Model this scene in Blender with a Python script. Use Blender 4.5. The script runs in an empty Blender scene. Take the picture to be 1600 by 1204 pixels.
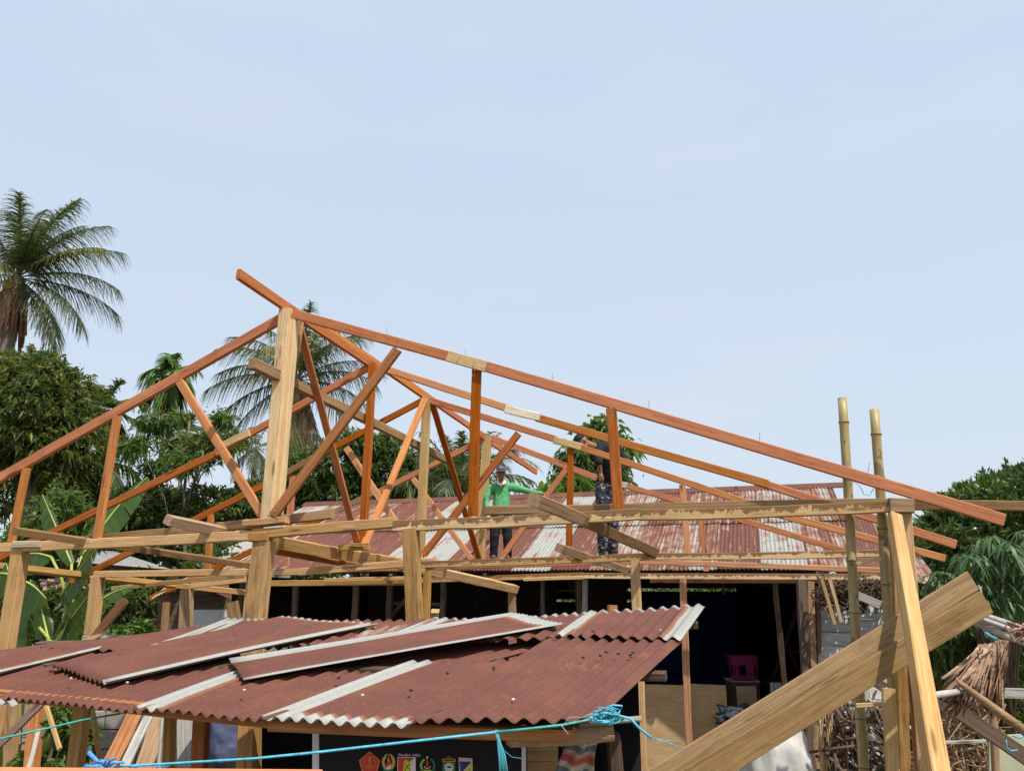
import bpy, bmesh, math, random
import numpy as np
from mathutils import Vector, Matrix
random.seed(7); rng = np.random.default_rng(7)
S = bpy.context.scene
COL = S.collection
# ---------------------------------------------------------------- camera, sky, sun, exposure
FPX, PITCH, EYE = 1200.0, math.radians(14.6), 2.4
cam = bpy.data.objects.new('camera', bpy.data.cameras.new('camera')); COL.objects.link(cam)
cam.data.sensor_width = 36; cam.data.lens = 36*FPX/1600; cam.data.clip_start = 0.05; cam.data.clip_end = 3000
cam.location = (0, 0, EYE); cam.rotation_euler = (math.radians(90)+PITCH, 0, 0)
S.camera = cam
SUN_DIR = Vector((0.42, -0.50, 1.12)).normalized()          # towards the sun: high, behind the camera, a little right
W = bpy.data.worlds.new('World'); S.world = W; W.use_nodes = True
nt = W.node_tree; nt.nodes.clear()
wo = nt.nodes.new('ShaderNodeOutputWorld'); bg = nt.nodes.new('ShaderNodeBackground'); bg.inputs[1].default_value = 0.10
sky = nt.nodes.new('ShaderNodeTexSky'); sky.sky_type = 'NISHITA'; sky.sun_disc = False
sky.sun_elevation = math.asin(SUN_DIR.z); sky.sun_rotation = math.atan2(SUN_DIR.x, SUN_DIR.y)
sky.dust_density = 3.0; sky.air_density = 1.0; sky.altitude = 50
# thin even haze over the whole sky: bluish at the top, paler at the horizon, faint wisps
tc = nt.nodes.new('ShaderNodeTexCoord'); sx = nt.nodes.new('ShaderNodeSeparateXYZ'); nt.links.new(tc.outputs['Generated'], sx.inputs[0])
rp = nt.nodes.new('ShaderNodeValToRGB'); nt.links.new(sx.outputs[2], rp.inputs[0])
rp.color_ramp.elements[0].position = 0.0; rp.color_ramp.elements[0].color = (0.72, 0.815, 0.92, 1)
rp.color_ramp.elements[1].position = 0.75; rp.color_ramp.elements[1].color = (0.60, 0.735, 0.93, 1)
wn = nt.nodes.new('ShaderNodeTexNoise'); wn.inputs['Scale'].default_value = 2.2; wn.inputs['Detail'].default_value = 5
wm = nt.nodes.new('ShaderNodeMapping'); wm.inputs['Scale'].default_value = (1, 1, 3.5)
nt.links.new(tc.outputs['Generated'], wm.inputs[0]); nt.links.new(wm.outputs[0], wn.inputs['Vector'])
wr = nt.nodes.new('ShaderNodeMapRange'); wr.inputs[1].default_value = .52; wr.inputs[2].default_value = .80; wr.inputs[4].default_value = .55
nt.links.new(wn.outputs[0], wr.inputs[0])
wx = nt.nodes.new('ShaderNodeMix'); wx.data_type = 'RGBA'; nt.links.new(wr.outputs[0], wx.inputs[0]); nt.links.new(rp.outputs[0], wx.inputs[6]); wx.inputs[7].default_value = (.80, .83, .91, 1)
sc10 = nt.nodes.new('ShaderNodeVectorMath'); sc10.operation = 'SCALE'; sc10.inputs['Scale'].default_value = 6.9
nt.links.new(wx.outputs[2], sc10.inputs[0])
mx = nt.nodes.new('ShaderNodeMix'); mx.data_type = 'RGBA'; mx.inputs[0].default_value = 0.88
nt.links.new(sky.outputs[0], mx.inputs[6]); nt.links.new(sc10.outputs[0], mx.inputs[7])
nt.links.new(mx.outputs[2], bg.inputs[0]); nt.links.new(bg.outputs[0], wo.inputs[0])
sl = bpy.data.lights.new('sun', 'SUN'); sl.energy = 3.6; sl.angle = math.radians(0.6); sl.color = (1, .94, .84)
so = bpy.data.objects.new('sun', sl); COL.objects.link(so); so.rotation_euler = SUN_DIR.to_track_quat('Z', 'Y').to_euler()
S.view_settings.view_transform = 'Standard'; S.view_settings.look = 'None'; S.view_settings.gamma = 1
S.view_settings.use_curve_mapping = False; S.view_settings.exposure = 0.55

# ---------------------------------------------------------------- helpers: geometry of the place
CF = Vector((0, math.cos(PITCH), math.sin(PITCH))); CU = Vector((0, -math.sin(PITCH), math.cos(PITCH)))
C0 = Vector((0, 0, EYE))
def ray(u, v): return CF + Vector((1, 0, 0))*((u-800)/FPX) + CU*((602-v)/FPX)
def aty(u, v, y): d = ray(u, v); return C0 + d*(y/d.y)
def onp(u, v, P, n): d = ray(u, v); return C0 + d*((P-C0).dot(n)/d.dot(n))
AZ = math.radians(13); N = Vector((math.sin(AZ), math.cos(AZ), 0))
def onk(u, v, k): d = ray(u, v); return C0 + d*(k/d.dot(N))
K1 = 7.2; K2 = 1.24*K1; K3 = 1.45*K1; K4 = 1.85*K1
Z = Vector((0, 0, 1))

def thing(name, label, cat, loc=(0, 0, 0), group=None):
    o = bpy.data.objects.new(name, None); COL.objects.link(o); o.location = loc; o.empty_display_size = .1
    o['label'] = label; o['category'] = cat
    if group: o['group'] = group
    return o
def link(name, me, mat=None, parent=None, M=None, label=None, cat=None, kind=None, group=None, mods=None):
    o = bpy.data.objects.new(name, me); COL.objects.link(o)
    if mat is not None and len(me.materials) == 0: me.materials.append(mat)
    M = M or Matrix.Identity(4)
    if parent is not None:
        o.parent = parent
        pm = parent_world(parent)
        o.matrix_basis = pm.inverted() @ M
    else: o.matrix_basis = M
    if label: o['label'] = label
    if cat: o['category'] = cat
    if kind: o['kind'] = kind
    if group: o['group'] = group
    return o
def parent_world(p):
    m = p.matrix_basis.copy()
    while p.parent: p = p.parent; m = p.matrix_basis @ m
    return m
def pymesh(name, V, F, smooth=False):
    me = bpy.data.meshes.new(name); me.from_pydata([tuple(v) for v in V], [], F); me.update()
    if smooth: me.polygons.foreach_set('use_smooth', [True]*len(me.polygons))
    return me
def npmesh(name, V, Q, smooth=False):
    V = np.asarray(V, dtype=np.float32); Q = np.asarray(Q, dtype=np.int32); k = Q.shape[1]
    me = bpy.data.meshes.new(name); me.vertices.add(len(V)); me.vertices.foreach_set('co', V.ravel())
    me.loops.add(Q.size); me.loops.foreach_set('vertex_index', Q.ravel())
    me.polygons.add(len(Q)); me.polygons.foreach_set('loop_start', np.arange(0, Q.size, k, dtype=np.int32))
    me.polygons.foreach_set('loop_total', np.full(len(Q), k, dtype=np.int32))
    if smooth: me.polygons.foreach_set('use_smooth', np.ones(len(Q), dtype=bool))
    me.update(); me.validate(); return me

# ---------------------------------------------------------------- helpers: materials
def newmat(name):
    m = bpy.data.materials.new(name); m.use_nodes = True; n = m.node_tree
    return m, n, n.nodes['Principled BSDF'], n.nodes['Material Output']
def N_(n, t, **kw):
    x = n.nodes.new(t)
    for k, v in kw.items():
        if k.startswith('i_'):
            key = k[2:]; x.inputs[int(key) if key.isdigit() else key.replace('_', ' ')].default_value = v
        else: setattr(x, k, v)
    return x
def ramp(n, stops, src):
    r = n.nodes.new('ShaderNodeValToRGB'); e = r.color_ramp.elements
    e[0].position, e[0].color = stops[0][0], (*stops[0][1], 1)
    e[1].position, e[1].color = stops[-1][0], (*stops[-1][1], 1)
    for p, c in stops[1:-1]:
        q = e.new(p); q.color = (*c, 1)
    n.links.new(src, r.inputs[0]); return r.outputs[0]
def mixc(n, fac, a, b, mode='MIX'):
    x = n.nodes.new('ShaderNodeMix'); x.data_type = 'RGBA'; x.blend_type = mode
    for i, s in ((0, fac), (6, a), (7, b)):
        if isinstance(s, (int, float)): x.inputs[i].default_value = s
        elif isinstance(s, tuple): x.inputs[i].default_value = (*s, 1)
        else: n.links.new(s, x.inputs[i])
    return x.outputs[2]
def math_(n, op, a, b=None, c=None):
    x = n.nodes.new('ShaderNodeMath'); x.operation = op
    for i, s in enumerate((a, b, c)):
        if s is None: continue
        if isinstance(s, (int, float)): x.inputs[i].default_value = s
        else: n.links.new(s, x.inputs[i])
    return x.outputs[0]
def smooth_(n, v, a, b, lo=0., hi=1.):
    x = n.nodes.new('ShaderNodeMapRange'); x.interpolation_type = 'SMOOTHSTEP'
    n.links.new(v, x.inputs[0]); x.inputs[1].default_value = a; x.inputs[2].default_value = b; x.inputs[3].default_value = lo; x.inputs[4].default_value = hi
    return x.outputs[0]
def noise(n, vec, scale, detail=4, rough=.55, dist=0.):
    x = n.nodes.new('ShaderNodeTexNoise'); x.inputs['Scale'].default_value = scale; x.inputs['Detail'].default_value = detail
    x.inputs['Roughness'].default_value = rough; x.inputs['Distortion'].default_value = dist
    n.links.new(vec, x.inputs['Vector']); return x.outputs[0]
def objvec(n, scale=(1, 1, 1), src='Object', rnd=True):
    t = n.nodes.new('ShaderNodeTexCoord'); m = n.nodes.new('ShaderNodeMapping'); m.inputs['Scale'].default_value = scale
    n.links.new(t.outputs[src], m.inputs[0])
    if rnd:
        oi = n.nodes.new('ShaderNodeObjectInfo'); c = n.nodes.new('ShaderNodeCombineXYZ')
        s = math_(n, 'MULTIPLY', oi.outputs['Random'], 57.3)
        for i in range(3): n.links.new(s, c.inputs[i])
        n.links.new(c.outputs[0], m.inputs[1])
    return m.outputs[0]
def bump(n, h, b, strength=.3, dist=.01):
    x = n.nodes.new('ShaderNodeBump'); x.inputs['Strength'].default_value = strength; x.inputs['Distance'].default_value = dist
    n.links.new(h, x.inputs['Height']); n.links.new(x.outputs[0], b.inputs['Normal'])

def wood(name, base, dark, light, wane=None, stain=.5, rough=.75, grain=1.0, knots=True):
    m, n, b, o = newmat(name)
    g = noise(n, objvec(n, (.9, 30, 30)), 1.5*grain, 7, .68, .7)
    fib = noise(n, objvec(n, (5, 150, 150)), 1.4, 3, .6)
    col = ramp(n, [(.28, dark), (.5, base), (.72, light)], g)
    col = mixc(n, smooth_(n, fib, .35, .62, .0, .35), col, dark)
    blot = noise(n, objvec(n, (1.3, 3, 3)), 1.7, 4, .6)
    col = mixc(n, smooth_(n, blot, .5, .72, 0, stain), col, tuple(.45*c for c in base))
    col = mixc(n, smooth_(n, noise(n, objvec(n, (.8, 2, 2)), 1.1, 2), .5, .75, 0, .35), col, light)
    crk = noise(n, objvec(n, (.55, 55, 55)), 1.3, 5, .55)
    col = mixc(n, smooth_(n, crk, .66, .71, 0, .75), col, tuple(.25*c for c in dark))
    smudge = noise(n, objvec(n, (2.2, 9, 9)), 1.4, 6, .7)
    col = mixc(n, smooth_(n, smudge, .56, .7, 0, stain*.8), col, tuple(.5*c for c in dark))
    # each piece of timber has its own tone
    oi = n.nodes.new('ShaderNodeObjectInfo')
    hs = n.nodes.new('ShaderNodeHueSaturation'); n.links.new(col, hs.inputs['Color'])
    n.links.new(smooth_(n, oi.outputs['Random'], 0, 1, .78, 1.18), hs.inputs['Value'])
    n.links.new(smooth_(n, oi.outputs['Random'], 1, 0, .88, 1.08), hs.inputs['Saturation'])
    col = hs.outputs[0]
    if knots:
        vo = n.nodes.new('ShaderNodeTexVoronoi'); vo.inputs['Scale'].default_value = 1.0; n.links.new(objvec(n, (1.3, 7, 7)), vo.inputs['Vector'])
        col = mixc(n, smooth_(n, vo.outputs['Distance'], .05, .17, .75, 0), col, tuple(.35*c for c in dark))
    if wane:
        t = n.nodes.new('ShaderNodeTexCoord'); s = n.nodes.new('ShaderNodeSeparateXYZ'); n.links.new(t.outputs['Generated'], s.inputs[0])
        w = noise(n, objvec(n, (9, 6, 6)), 1.5, 4, .7)
        f = math_(n, 'ADD', s.outputs[1], math_(n, 'MULTIPLY', math_(n, 'SUBTRACT', w, .5), 2.2))
        col = mixc(n, smooth_(n, f, .46, .56, 0, .9), col, wane)
    n.links.new(col, b.inputs['Base Color']); b.inputs['Roughness'].default_value = rough
    b.inputs['Specular IOR Level'].default_value = .15
    saw = noise(n, objvec(n, (70, 6, 6)), 1.0, 2, .5)
    h = math_(n, 'ADD', math_(n, 'ADD', math_(n, 'MULTIPLY', g, .7), math_(n, 'MULTIPLY', fib, .5)), math_(n, 'SUBTRACT', math_(n, 'MULTIPLY', saw, .25), math_(n, 'MULTIPLY', smooth_(n, crk, .62, .7), 1.2)))
    bump(n, h, b, .8, .007); return m
def plain(name, c, rough=.7, var=.25, scale=6., metal=0., spec=.3, bmp=.15):
    m, n, b, o = newmat(name)
    x = noise(n, objvec(n), scale, 5, .6)
    col = ramp(n, [(.3, tuple(v*(1-var) for v in c)), (.7, tuple(min(1, v*(1+var)) for v in c))], x)
    n.links.new(col, b.inputs['Base Color']); b.inputs['Roughness'].default_value = rough; b.inputs['Metallic'].default_value = metal
    b.inputs['Specular IOR Level'].default_value = spec
    if bmp: bump(n, x, b, bmp, .01)
    return m
def leafmat(name, stops, trans=.4, rough=.5):
    m, n, b, o = newmat(name)
    g = n.nodes.new('ShaderNodeNewGeometry')
    col = ramp(n, stops, g.outputs['Random Per Island'])
    col = mixc(n, smooth_(n, noise(n, objvec(n, (1, 1, 1)), .9, 2), .35, .7, 0, .5), col, tuple(.55*c for c in stops[0][1]))
    n.links.new(col, b.inputs['Base Color']); b.inputs['Roughness'].default_value = rough; b.inputs['Specular IOR Level'].default_value = .35
    t = n.nodes.new('ShaderNodeBsdfTranslucent'); n.links.new(mixc(n, .5, col, (.25, .35, .03)), t.inputs[0])
    mxs = n.nodes.new('ShaderNodeMixShader'); mxs.inputs[0].default_value = trans
    n.links.new(b.outputs[0], mxs.inputs[1]); n.links.new(t.outputs[0], mxs.inputs[2]); n.links.new(mxs.outputs[0], o.inputs[0])
    return m
RUST = (.122, .042, .029); RUST2 = (.155, .056, .030); GALV = (.31, .325, .31); CREAM = (.46, .38, .29)
def rustmat(name, bands=(0, 0, 0, 0), level=None, seed=0.):
    """corrugated iron: UV 0..1; bands = bare zinc widths at left, right, bottom, top; level = how much of the sheet is rusted"""
    m, n, b, o = newmat(name)
    uv = n.nodes.new('ShaderNodeUVMap'); s = n.nodes.new('ShaderNodeSeparateXYZ'); n.links.new(uv.outputs[0], s.inputs[0])
    u, v = s.outputs[0], s.outputs[1]
    nz = noise(n, objvec(n, (1, 1, 1)), 3.2, 5, .6)
    st = noise(n, objvec(n, (6, .7, 6), src='UV'), 1.6, 5, .65)
    if level is None:
        d = None
        for val, wdt in ((u, bands[0]), (math_(n, 'SUBTRACT', 1., u), bands[1]), (v, bands[2]), (math_(n, 'SUBTRACT', 1., v), bands[3])):
            if wdt <= 0: continue
            x = math_(n, 'SUBTRACT', val, wdt); d = x if d is None else math_(n, 'MINIMUM', d, x)
        if d is None: d = math_(n, 'ADD', u, 1.)
        d = math_(n, 'ADD', d, math_(n, 'MULTIPLY', math_(n, 'SUBTRACT', nz, .5), .05))
        f = smooth_(n, d, -.006, .004); edge = smooth_(n, math_(n, 'ABSOLUTE', math_(n, 'SUBTRACT', d, .008)), .0, .018, .6, 0)
        spots = smooth_(n, noise(n, objvec(n, (1, 1, 1)), 1.4, 3), .66, .72, 0, .35)
        f = math_(n, 'SUBTRACT', f, spots)
    else:
        d = math_(n, 'SUBTRACT', math_(n, 'ADD', math_(n, 'MULTIPLY', st, .95), math_(n, 'MULTIPLY', nz, .75)), 1.35-level)
        f = smooth_(n, d, -.09, .10); edge = smooth_(n, math_(n, 'ABSOLUTE', d), .0, .13, .65, 0)
    fine = noise(n, objvec(n), 60, 4, .7)
    rust = mixc(n, smooth_(n, nz, .4, .7), RUST, RUST2)
    rust = mixc(n, smooth_(n, noise(n, objvec(n), 1.1, 6, .7), .5, .72, 0, .4), rust, (.085, .038, .034))
    rust = mixc(n, smooth_(n, noise(n, objvec(n), 2.3, 6, .75), .62, .70, 0, .45), rust, (.24, .10, .05))
    rust = mixc(n, smooth_(n, fine, .5, .72, 0, .5), rust, (.215, .095, .066))
    streak = noise(n, objvec(n, (30, .5, 1), src='UV'), 1., 3, .6)
    rust = mixc(n, smooth_(n, streak, .5, .75, 0, .4), rust, (.10, .035, .032))
    zinc = mixc(n, smooth_(n, fine, .4, .7, 0, .7), GALV, CREAM)
    zinc = mixc(n, smooth_(n, streak, .45, .7, 0, .5), zinc, (.42, .43, .43))
    col = mixc(n, f, zinc, rust); col = mixc(n, edge, col, (.29, .13, .065))
    n.links.new(col, b.inputs['Base Color']); b.inputs['Roughness'].default_value = .72; b.inputs['Specular IOR Level'].default_value = .3
    n.links.new(math_(n, 'MULTIPLY', math_(n, 'SUBTRACT', 1., f), .35), b.inputs['Metallic'])
    bump(n, fine, b, .25, .003); return m

M_ORANGE = wood('wood_red_meranti', (.46, .135, .030), (.29, .070, .018), (.58, .23, .07), stain=.32)
M_ORANGE2 = wood('wood_orange', (.55, .215, .065), (.38, .12, .034), (.66, .33, .12), stain=.3)
M_BROWNRED = wood('wood_brown_red', (.45, .19, .075), (.28, .10, .038), (.56, .29, .13), stain=.45)
M_PALE = wood('wood_pale', (.68, .46, .22), (.46, .28, .12), (.80, .61, .34), stain=.3)
M_WHITE = wood('wood_white_new', (.72, .60, .44), (.55, .42, .28), (.80, .72, .58), stain=.15)
M_TAN = wood('wood_tan_beam', (.55, .315, .115), (.33, .17, .06), (.66, .43, .19), stain=.45)
M_WANE = wood('wood_beam_with_bark_edge', (.66, .43, .20), (.44, .25, .11), (.80, .58, .32), wane=(.20, .105, .048), stain=.3)
M_WEATH = wood('wood_weathered', (.34, .205, .10), (.20, .115, .055), (.46, .31, .17), stain=.6)
M_DARK = wood('wood_old_dark', (.12, .075, .05), (.06, .04, .03), (.2, .14, .10), stain=.5)
M_GREYW = wood('wood_grey_board', (.42, .40, .36), (.24, .21, .18), (.60, .58, .53), stain=.5)
M_PLANK = wood('wood_wide_plank', (.29, .175, .068), (.16, .092, .038), (.37, .24, .105), stain=.55, grain=1.0)
M_PROP = wood('wood_yellow_prop', (.58, .335, .125), (.42, .22, .07), (.72, .5, .22), stain=.35)
M_POSTR = wood('wood_streaked_post', (.54, .325, .135), (.29, .13, .05), (.66, .46, .23), stain=.7)
M_PLY = wood('plywood', (.50, .32, .15), (.40, .24, .11), (.58, .40, .21), stain=.25, grain=.4, knots=False)
M_WALLB = wood('whitewashed_board', (.70, .70, .69), (.44, .42, .40), (.80, .80, .80), stain=.5)
M_DRY = wood('dry_palm_leaf', (.36, .215, .13), (.20, .10, .065), (.60, .50, .40), stain=.4, knots=False)
M_STEEL = plain('bright_nail_head', (.30, .29, .28), .4, metal=.7)
M_NAIL = plain('steel_wire', (.12, .12, .13), .5, metal=.6)

# ---------------------------------------------------------------- helpers: timber, tubes, sheets
def timber_mesh(L, w, t, wob=.004, taper=1., taper_w=1., seg=None):
    c = min(.006, w*.12, t*.12)
    ns = seg or max(2, min(18, int(L/.28)))
    prof = [(w/2-c, t/2), (w/2, t/2-c), (w/2, -t/2+c), (w/2-c, -t/2), (-w/2+c, -t/2), (-w/2, -t/2+c), (-w/2, t/2-c), (-w/2+c, t/2)]
    V, F = [], []
    ph = random.random()*6; bow = random.uniform(-1, 1)*wob*1.5
    for i in range(ns+1):
        f = i/ns; oy = bow*math.sin(math.pi*f)+random.uniform(-wob, wob)*.35; oz = random.uniform(-wob, wob)*.35
        s = 1+random.uniform(-.5, .5)*wob/ max(w, .02); k = 1+(taper-1)*f; kw = 1+(taper_w-1)*f
        for (y, z) in prof: V.append((f*L, y*s*k*kw+oy, z*k+oz))
    for i in range(ns):
        for j in range(8):
            a = i*8+j; b = i*8+(j+1) % 8; F.append((a, b, b+8, a+8))
    F.append(tuple(range(8))); F.append(tuple(reversed([ns*8+j for j in range(8)])))
    me = pymesh('timber', V, F)
    bm = bmesh.new(); bm.from_mesh(me); bmesh.ops.recalc_face_normals(bm, faces=bm.faces); bm.to_mesh(me); bm.free()
    return me
def frame(P0, P1, ref):
    x = (P1-P0).normalized(); z = (ref - x*ref.dot(x))
    if z.length < 1e-4: z = Vector((1, 0, 0))
    z.normalize(); y = z.cross(x)
    if y.z < -1e-6 or (abs(y.z) < 1e-6 and y.x < 0): y = -y; z = -z
    M = Matrix((x, y, z)).transposed().to_4x4(); M.translation = P0; return M
def timber(name, P0, P1, w, t, mat, parent=None, ref=None, wob=.004, taper=1., **kw):
    P0 = Vector(P0); P1 = Vector(P1)
    me = timber_mesh((P1-P0).length, w, t, wob, taper); me.name = name
    return link(name, me, mat, parent, frame(P0, P1, ref if ref is not None else -N), **kw)
def tube_mesh(pts, rad, seg=8, name='tube', cap=True, jit=0.):
    pts = [Vector(p) for p in pts]; n = len(pts)
    if not hasattr(rad, '__len__'): rad = [rad]*n
    V, F = [], []
    up = Vector((.13, .31, .94))
    for i, p in enumerate(pts):
        d = (pts[min(i+1, n-1)]-pts[max(i-1, 0)]).normalized()
        a = d.cross(up)
        if a.length < 1e-3: a = d.cross(Vector((1, 0, 0)))
        a.normalize(); b = d.cross(a)
        for j in range(seg):
            an = 2*math.pi*j/seg; r = rad[i]*(1+random.uniform(-jit, jit))
            V.append(p+a*math.cos(an)*r+b*math.sin(an)*r)
    for i in range(n-1):
        for j in range(seg):
            q = i*seg+j; w = i*seg+(j+1) % seg; F.append((q, w, w+seg, q+seg))
    if cap: F.append(tuple(reversed(range(seg)))); F.append(tuple((n-1)*seg+j for j in range(seg)))
    return pymesh(name, V, F, True)
def tube(name, pts, rad, mat, parent=None, seg=8, jit=0., **kw):
    o0 = Vector(pts[0]); me = tube_mesh([Vector(p)-o0 for p in pts], rad, seg, name, jit=jit)
    return link(name, me, mat, parent, Matrix.Translation(o0), **kw)
def sheet(name, c00, c10, c11, c01, mat, parent=None, pitch=.076, amp=.0105, nv=10, wav=.004, phase=0., lift=None, **kw):
    """corrugated iron sheet between four corners: 0x = lower end, x runs across the ribs"""
    c00, c10, c11, c01 = map(Vector, (c00, c10, c11, c01))
    Wd = ((c10-c00).length+(c11-c01).length)/2; nw = Wd/pitch; nu = max(8, int(nw*10))
    nrm = (c10-c00).cross(c01-c00).normalized()
    if nrm.z < 0: nrm = -nrm
    V, F, UV = [], [], []
    a, b, c = random.random()*6, random.random()*6, random.random()*6
    for j in range(nv+1):
        v = j/nv
        for i in range(nu+1):
            u = i/nu
            p = (c00*(1-u)+c10*u)*(1-v)+(c01*(1-u)+c11*u)*v
            h = amp*math.sin(2*math.pi*u*nw+phase)+wav*math.sin(3*u+a)*math.cos(4*v+b)+wav*.7*math.sin(9*u+c+2*v)
            if lift: h += lift(u, v)
            ed = (math.sin(u*37+a)*.4+math.sin(u*91+b)*.3)*.004 if j in (0, nv) else 0
            V.append(p+nrm*h+(c01-c00).normalized()*ed); UV.append((u, v))
    for j in range(nv):
        for i in range(nu):
            q = j*(nu+1)+i; F.append((q, q+1, q+nu+2, q+nu+1))
    o0 = c00.copy(); me = pymesh(name, [p-o0 for p in V], F, True)
    uvl = me.uv_layers.new(name='UVMap'); li = np.zeros(len(me.loops), dtype=np.int32); me.loops.foreach_get('vertex_index', li)
    uvl.data.foreach_set('uv', np.array(UV, dtype=np.float32)[li].ravel())
    o = link(name, me, mat, parent, Matrix.Translation(o0), **kw)
    s = o.modifiers.new('solid', 'SOLIDIFY'); s.thickness = .0018; s.offset = 0
    return o
def box(name, center, size, mat, parent=None, rot=0., bev=.006, tilt=(0, 0), **kw):
    bm = bmesh.new(); bmesh.ops.create_cube(bm, size=1)
    for v in bm.verts: v.co = Vector((v.co.x*size[0], v.co.y*size[1], v.co.z*size[2]))
    if bev: bmesh.ops.bevel(bm, geom=bm.edges[:], offset=min(bev, min(size)*.3), segments=1, affect='EDGES')
    me = bpy.data.meshes.new(name); bm.to_mesh(me); bm.free()
    M = Matrix.Translation(center) @ Matrix.Rotation(rot, 4, 'Z') @ Matrix.Rotation(tilt[0], 4, 'X') @ Matrix.Rotation(tilt[1], 4, 'Y')
    return link(name, me, mat, parent, M, **kw)
def slab(name, pts, depth, mat, parent=None, **kw):
    """flat polygon given by 3D points with a real thickness along depth (vector)"""
    pts = [Vector(p) for p in pts]; n = len(pts); o0 = pts[0].copy(); d = Vector(depth)
    V = [p-o0 for p in pts]+[p-o0+d for p in pts]
    F = [tuple(range(n)), tuple(reversed(range(n, 2*n)))]+[(i, (i+1) % n+0, (i+1) % n+n, i+n) for i in range(n)]
    me = pymesh(name, V, F); bm = bmesh.new(); bm.from_mesh(me); bmesh.ops.recalc_face_normals(bm, faces=bm.faces); bm.to_mesh(me); bm.free()
    return link(name, me, mat, parent, Matrix.Translation(o0), **kw)

# ================================================================ GROUND
mg, n, b, o = newmat('trodden_earth')
a1 = noise(n, objvec(n, rnd=False), .35, 6, .6); a2 = noise(n, objvec(n, rnd=False), 7, 6, .7)
cg = ramp(n, [(.3, (.10, .075, .05)), (.5, (.17, .125, .085)), (.7, (.25, .20, .145))], a2)
cg = mixc(n, smooth_(n, a1, .48, .6, 0, .8), cg, (.05, .075, .025))
n.links.new(cg, b.inputs['Base Color']); b.inputs['Roughness'].default_value = .95; bump(n, a2, b, .6, .05)
def hollow(x, y):
    f = lambda t: max(0., min(1., t))**2*(3-2*max(0., min(1., t)))
    return -.95*f((y-11.3)/1.8)*f((23.5-y)/2)*f((x+4.5)/2)*f((7.6-x)/1.6)
V = []; G = [-1500, -400, -150, -60]+list(np.linspace(-40, 40, 81))+[60, 150, 400, 1500]; GY = [-600, -100, -20]+list(np.linspace(-5, 75, 81))+[120, 300, 2500]
for y in GY:
    for x in G: V.append((x, y, (.05*math.sin(x*.9)*math.cos(y*.7)+.04*math.sin(x*2.3+y*1.7)) +hollow(x, y) if abs(x) < 39 and 2 < y < 74 else 0))
nx = len(G); F = [(j*nx+i, j*nx+i+1, (j+1)*nx+i+1, (j+1)*nx+i) for j in range(len(GY)-1) for i in range(nx-1)]
link('ground', pymesh('ground', V, F, True), mg, kind='structure')

# ================================================================ THE NEW TIMBER HOUSE FRAME
HF = thing('timber_house_frame', 'unfinished timber house frame with orange roof trusses on tan posts', 'house frame', (onk(645, 980, K1).x, onk(645, 980, K1).y, 0))
def mk(name, k, a, b, wpx, mat, t=.05, kb=None, off=0., wob=.004, ref=None, label=None, taper=1.):
    """timber member of the frame: ends a, b seen at given places, k = distance of its vertical plane"""
    kb = k if kb is None else kb
    P0 = onk(*a, k)+N*off; P1 = onk(*b, kb)+N*off
    w = wpx*((P0-C0).dot(CF)+(P1-C0).dot(CF))/2/FPX
    return timber(name, P0, P1, w, t, mat, HF, ref=ref, wob=wob, taper=taper, label=label)
def post(k, a, b, wpx, mat, t=.1, name='post', label=None, taper=1., off=0., zb=-.25):
    """post with its top at a, continued straight down through b to the ground"""
    P0 = onk(*a, k)+N*off; P1 = onk(*b, k)+N*off; f = (P0.z-zb)/(P0.z-P1.z); G = P0+(P1-P0)*f
    w = wpx*(P0-C0).dot(CF)/FPX
    return timber(name, G, P0, w, t, mat, HF, ref=-N, wob=.008, taper=taper, label=label)
# --- truss 1 (front)
mk('rafter', K1, (438, 497), (-75, 787), 15, M_ORANGE, .06, off=.02)
mk('rafter', K1, (458, 490), (733, 565), 15, M_ORANGE, .05)
mk('rafter', K1, (738, 566), (1569, 812), 17.5, M_ORANGE, .05)
mk('splice_board', K1, (702, 558), (762, 575), 17, M_PALE, .04, off=-.05, label='pale splice board nailed over the front rafter joint')
mk('king_post', K1, (420, 812), (449, 484), 19, M_PALE, .10, off=-.02, label='tall pale king post of the front truss')
mk('king_post', K1, (431, 812), (459, 486), 12, M_PALE, .10, off=.03)
mk('cleat', K1, (438, 536), (441, 500), 14, M_PALE, .05, off=.10)
mk('cleat', K1, (456, 545), (462, 498), 8, M_PALE, .04, off=.12)
mk('web_strut', K1, (432, 806), (625, 548), 15, M_BROWNRED, .05, off=-.06)
mk('web_strut', K1, (411, 806), (281, 596), 13, M_ORANGE2, .05, off=.0)
mk('web_strut', K1, (152, 840), (184, 650), 13, M_ORANGE2, .05)
mk('web_strut', K1, (18, 846), (42, 731), 12, M_ORANGE2, .05)
mk('web_strut', K1, (739, 806), (745, 577), 15, M_ORANGE, .05)
mk('web_strut', K1, (967, 798), (955, 638), 16, M_ORANGE, .05)
mk('tie_beam', K1, (-75, 858), (402, 836), 15, M_TAN, .11, wob=.008)
mk('tie_beam', K1, (400, 834), (619, 816), 15, M_TAN, .11, wob=.008)
mk('tie_beam', K1, (617, 821), (1000, 803), 17, M_WANE, .11, wob=.01)
mk('tie_beam', K1, (998, 804), (1392, 791), 17, M_WANE, .11, wob=.01)
mk('upper_beam', K1, (752, 795), (1200, 786), 14, M_WEATH, .09, off=.16, wob=.006)
mk('upper_beam', K1, (1195, 786), (1392, 783), 14, M_WEATH, .09, off=.17, wob=.006)
mk('upper_beam', K1, (1380, 786), (1700, 789), 15, M_WEATH, .08, off=.14, wob=.006)
mk('upper_beam', K1, (96, 845), (300, 826), 13, M_WEATH, .10, off=.16, wob=.006)
mk('upper_beam', K1, (296, 824), (508, 800), 14, M_WEATH, .10, off=.17, wob=.006)
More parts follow.
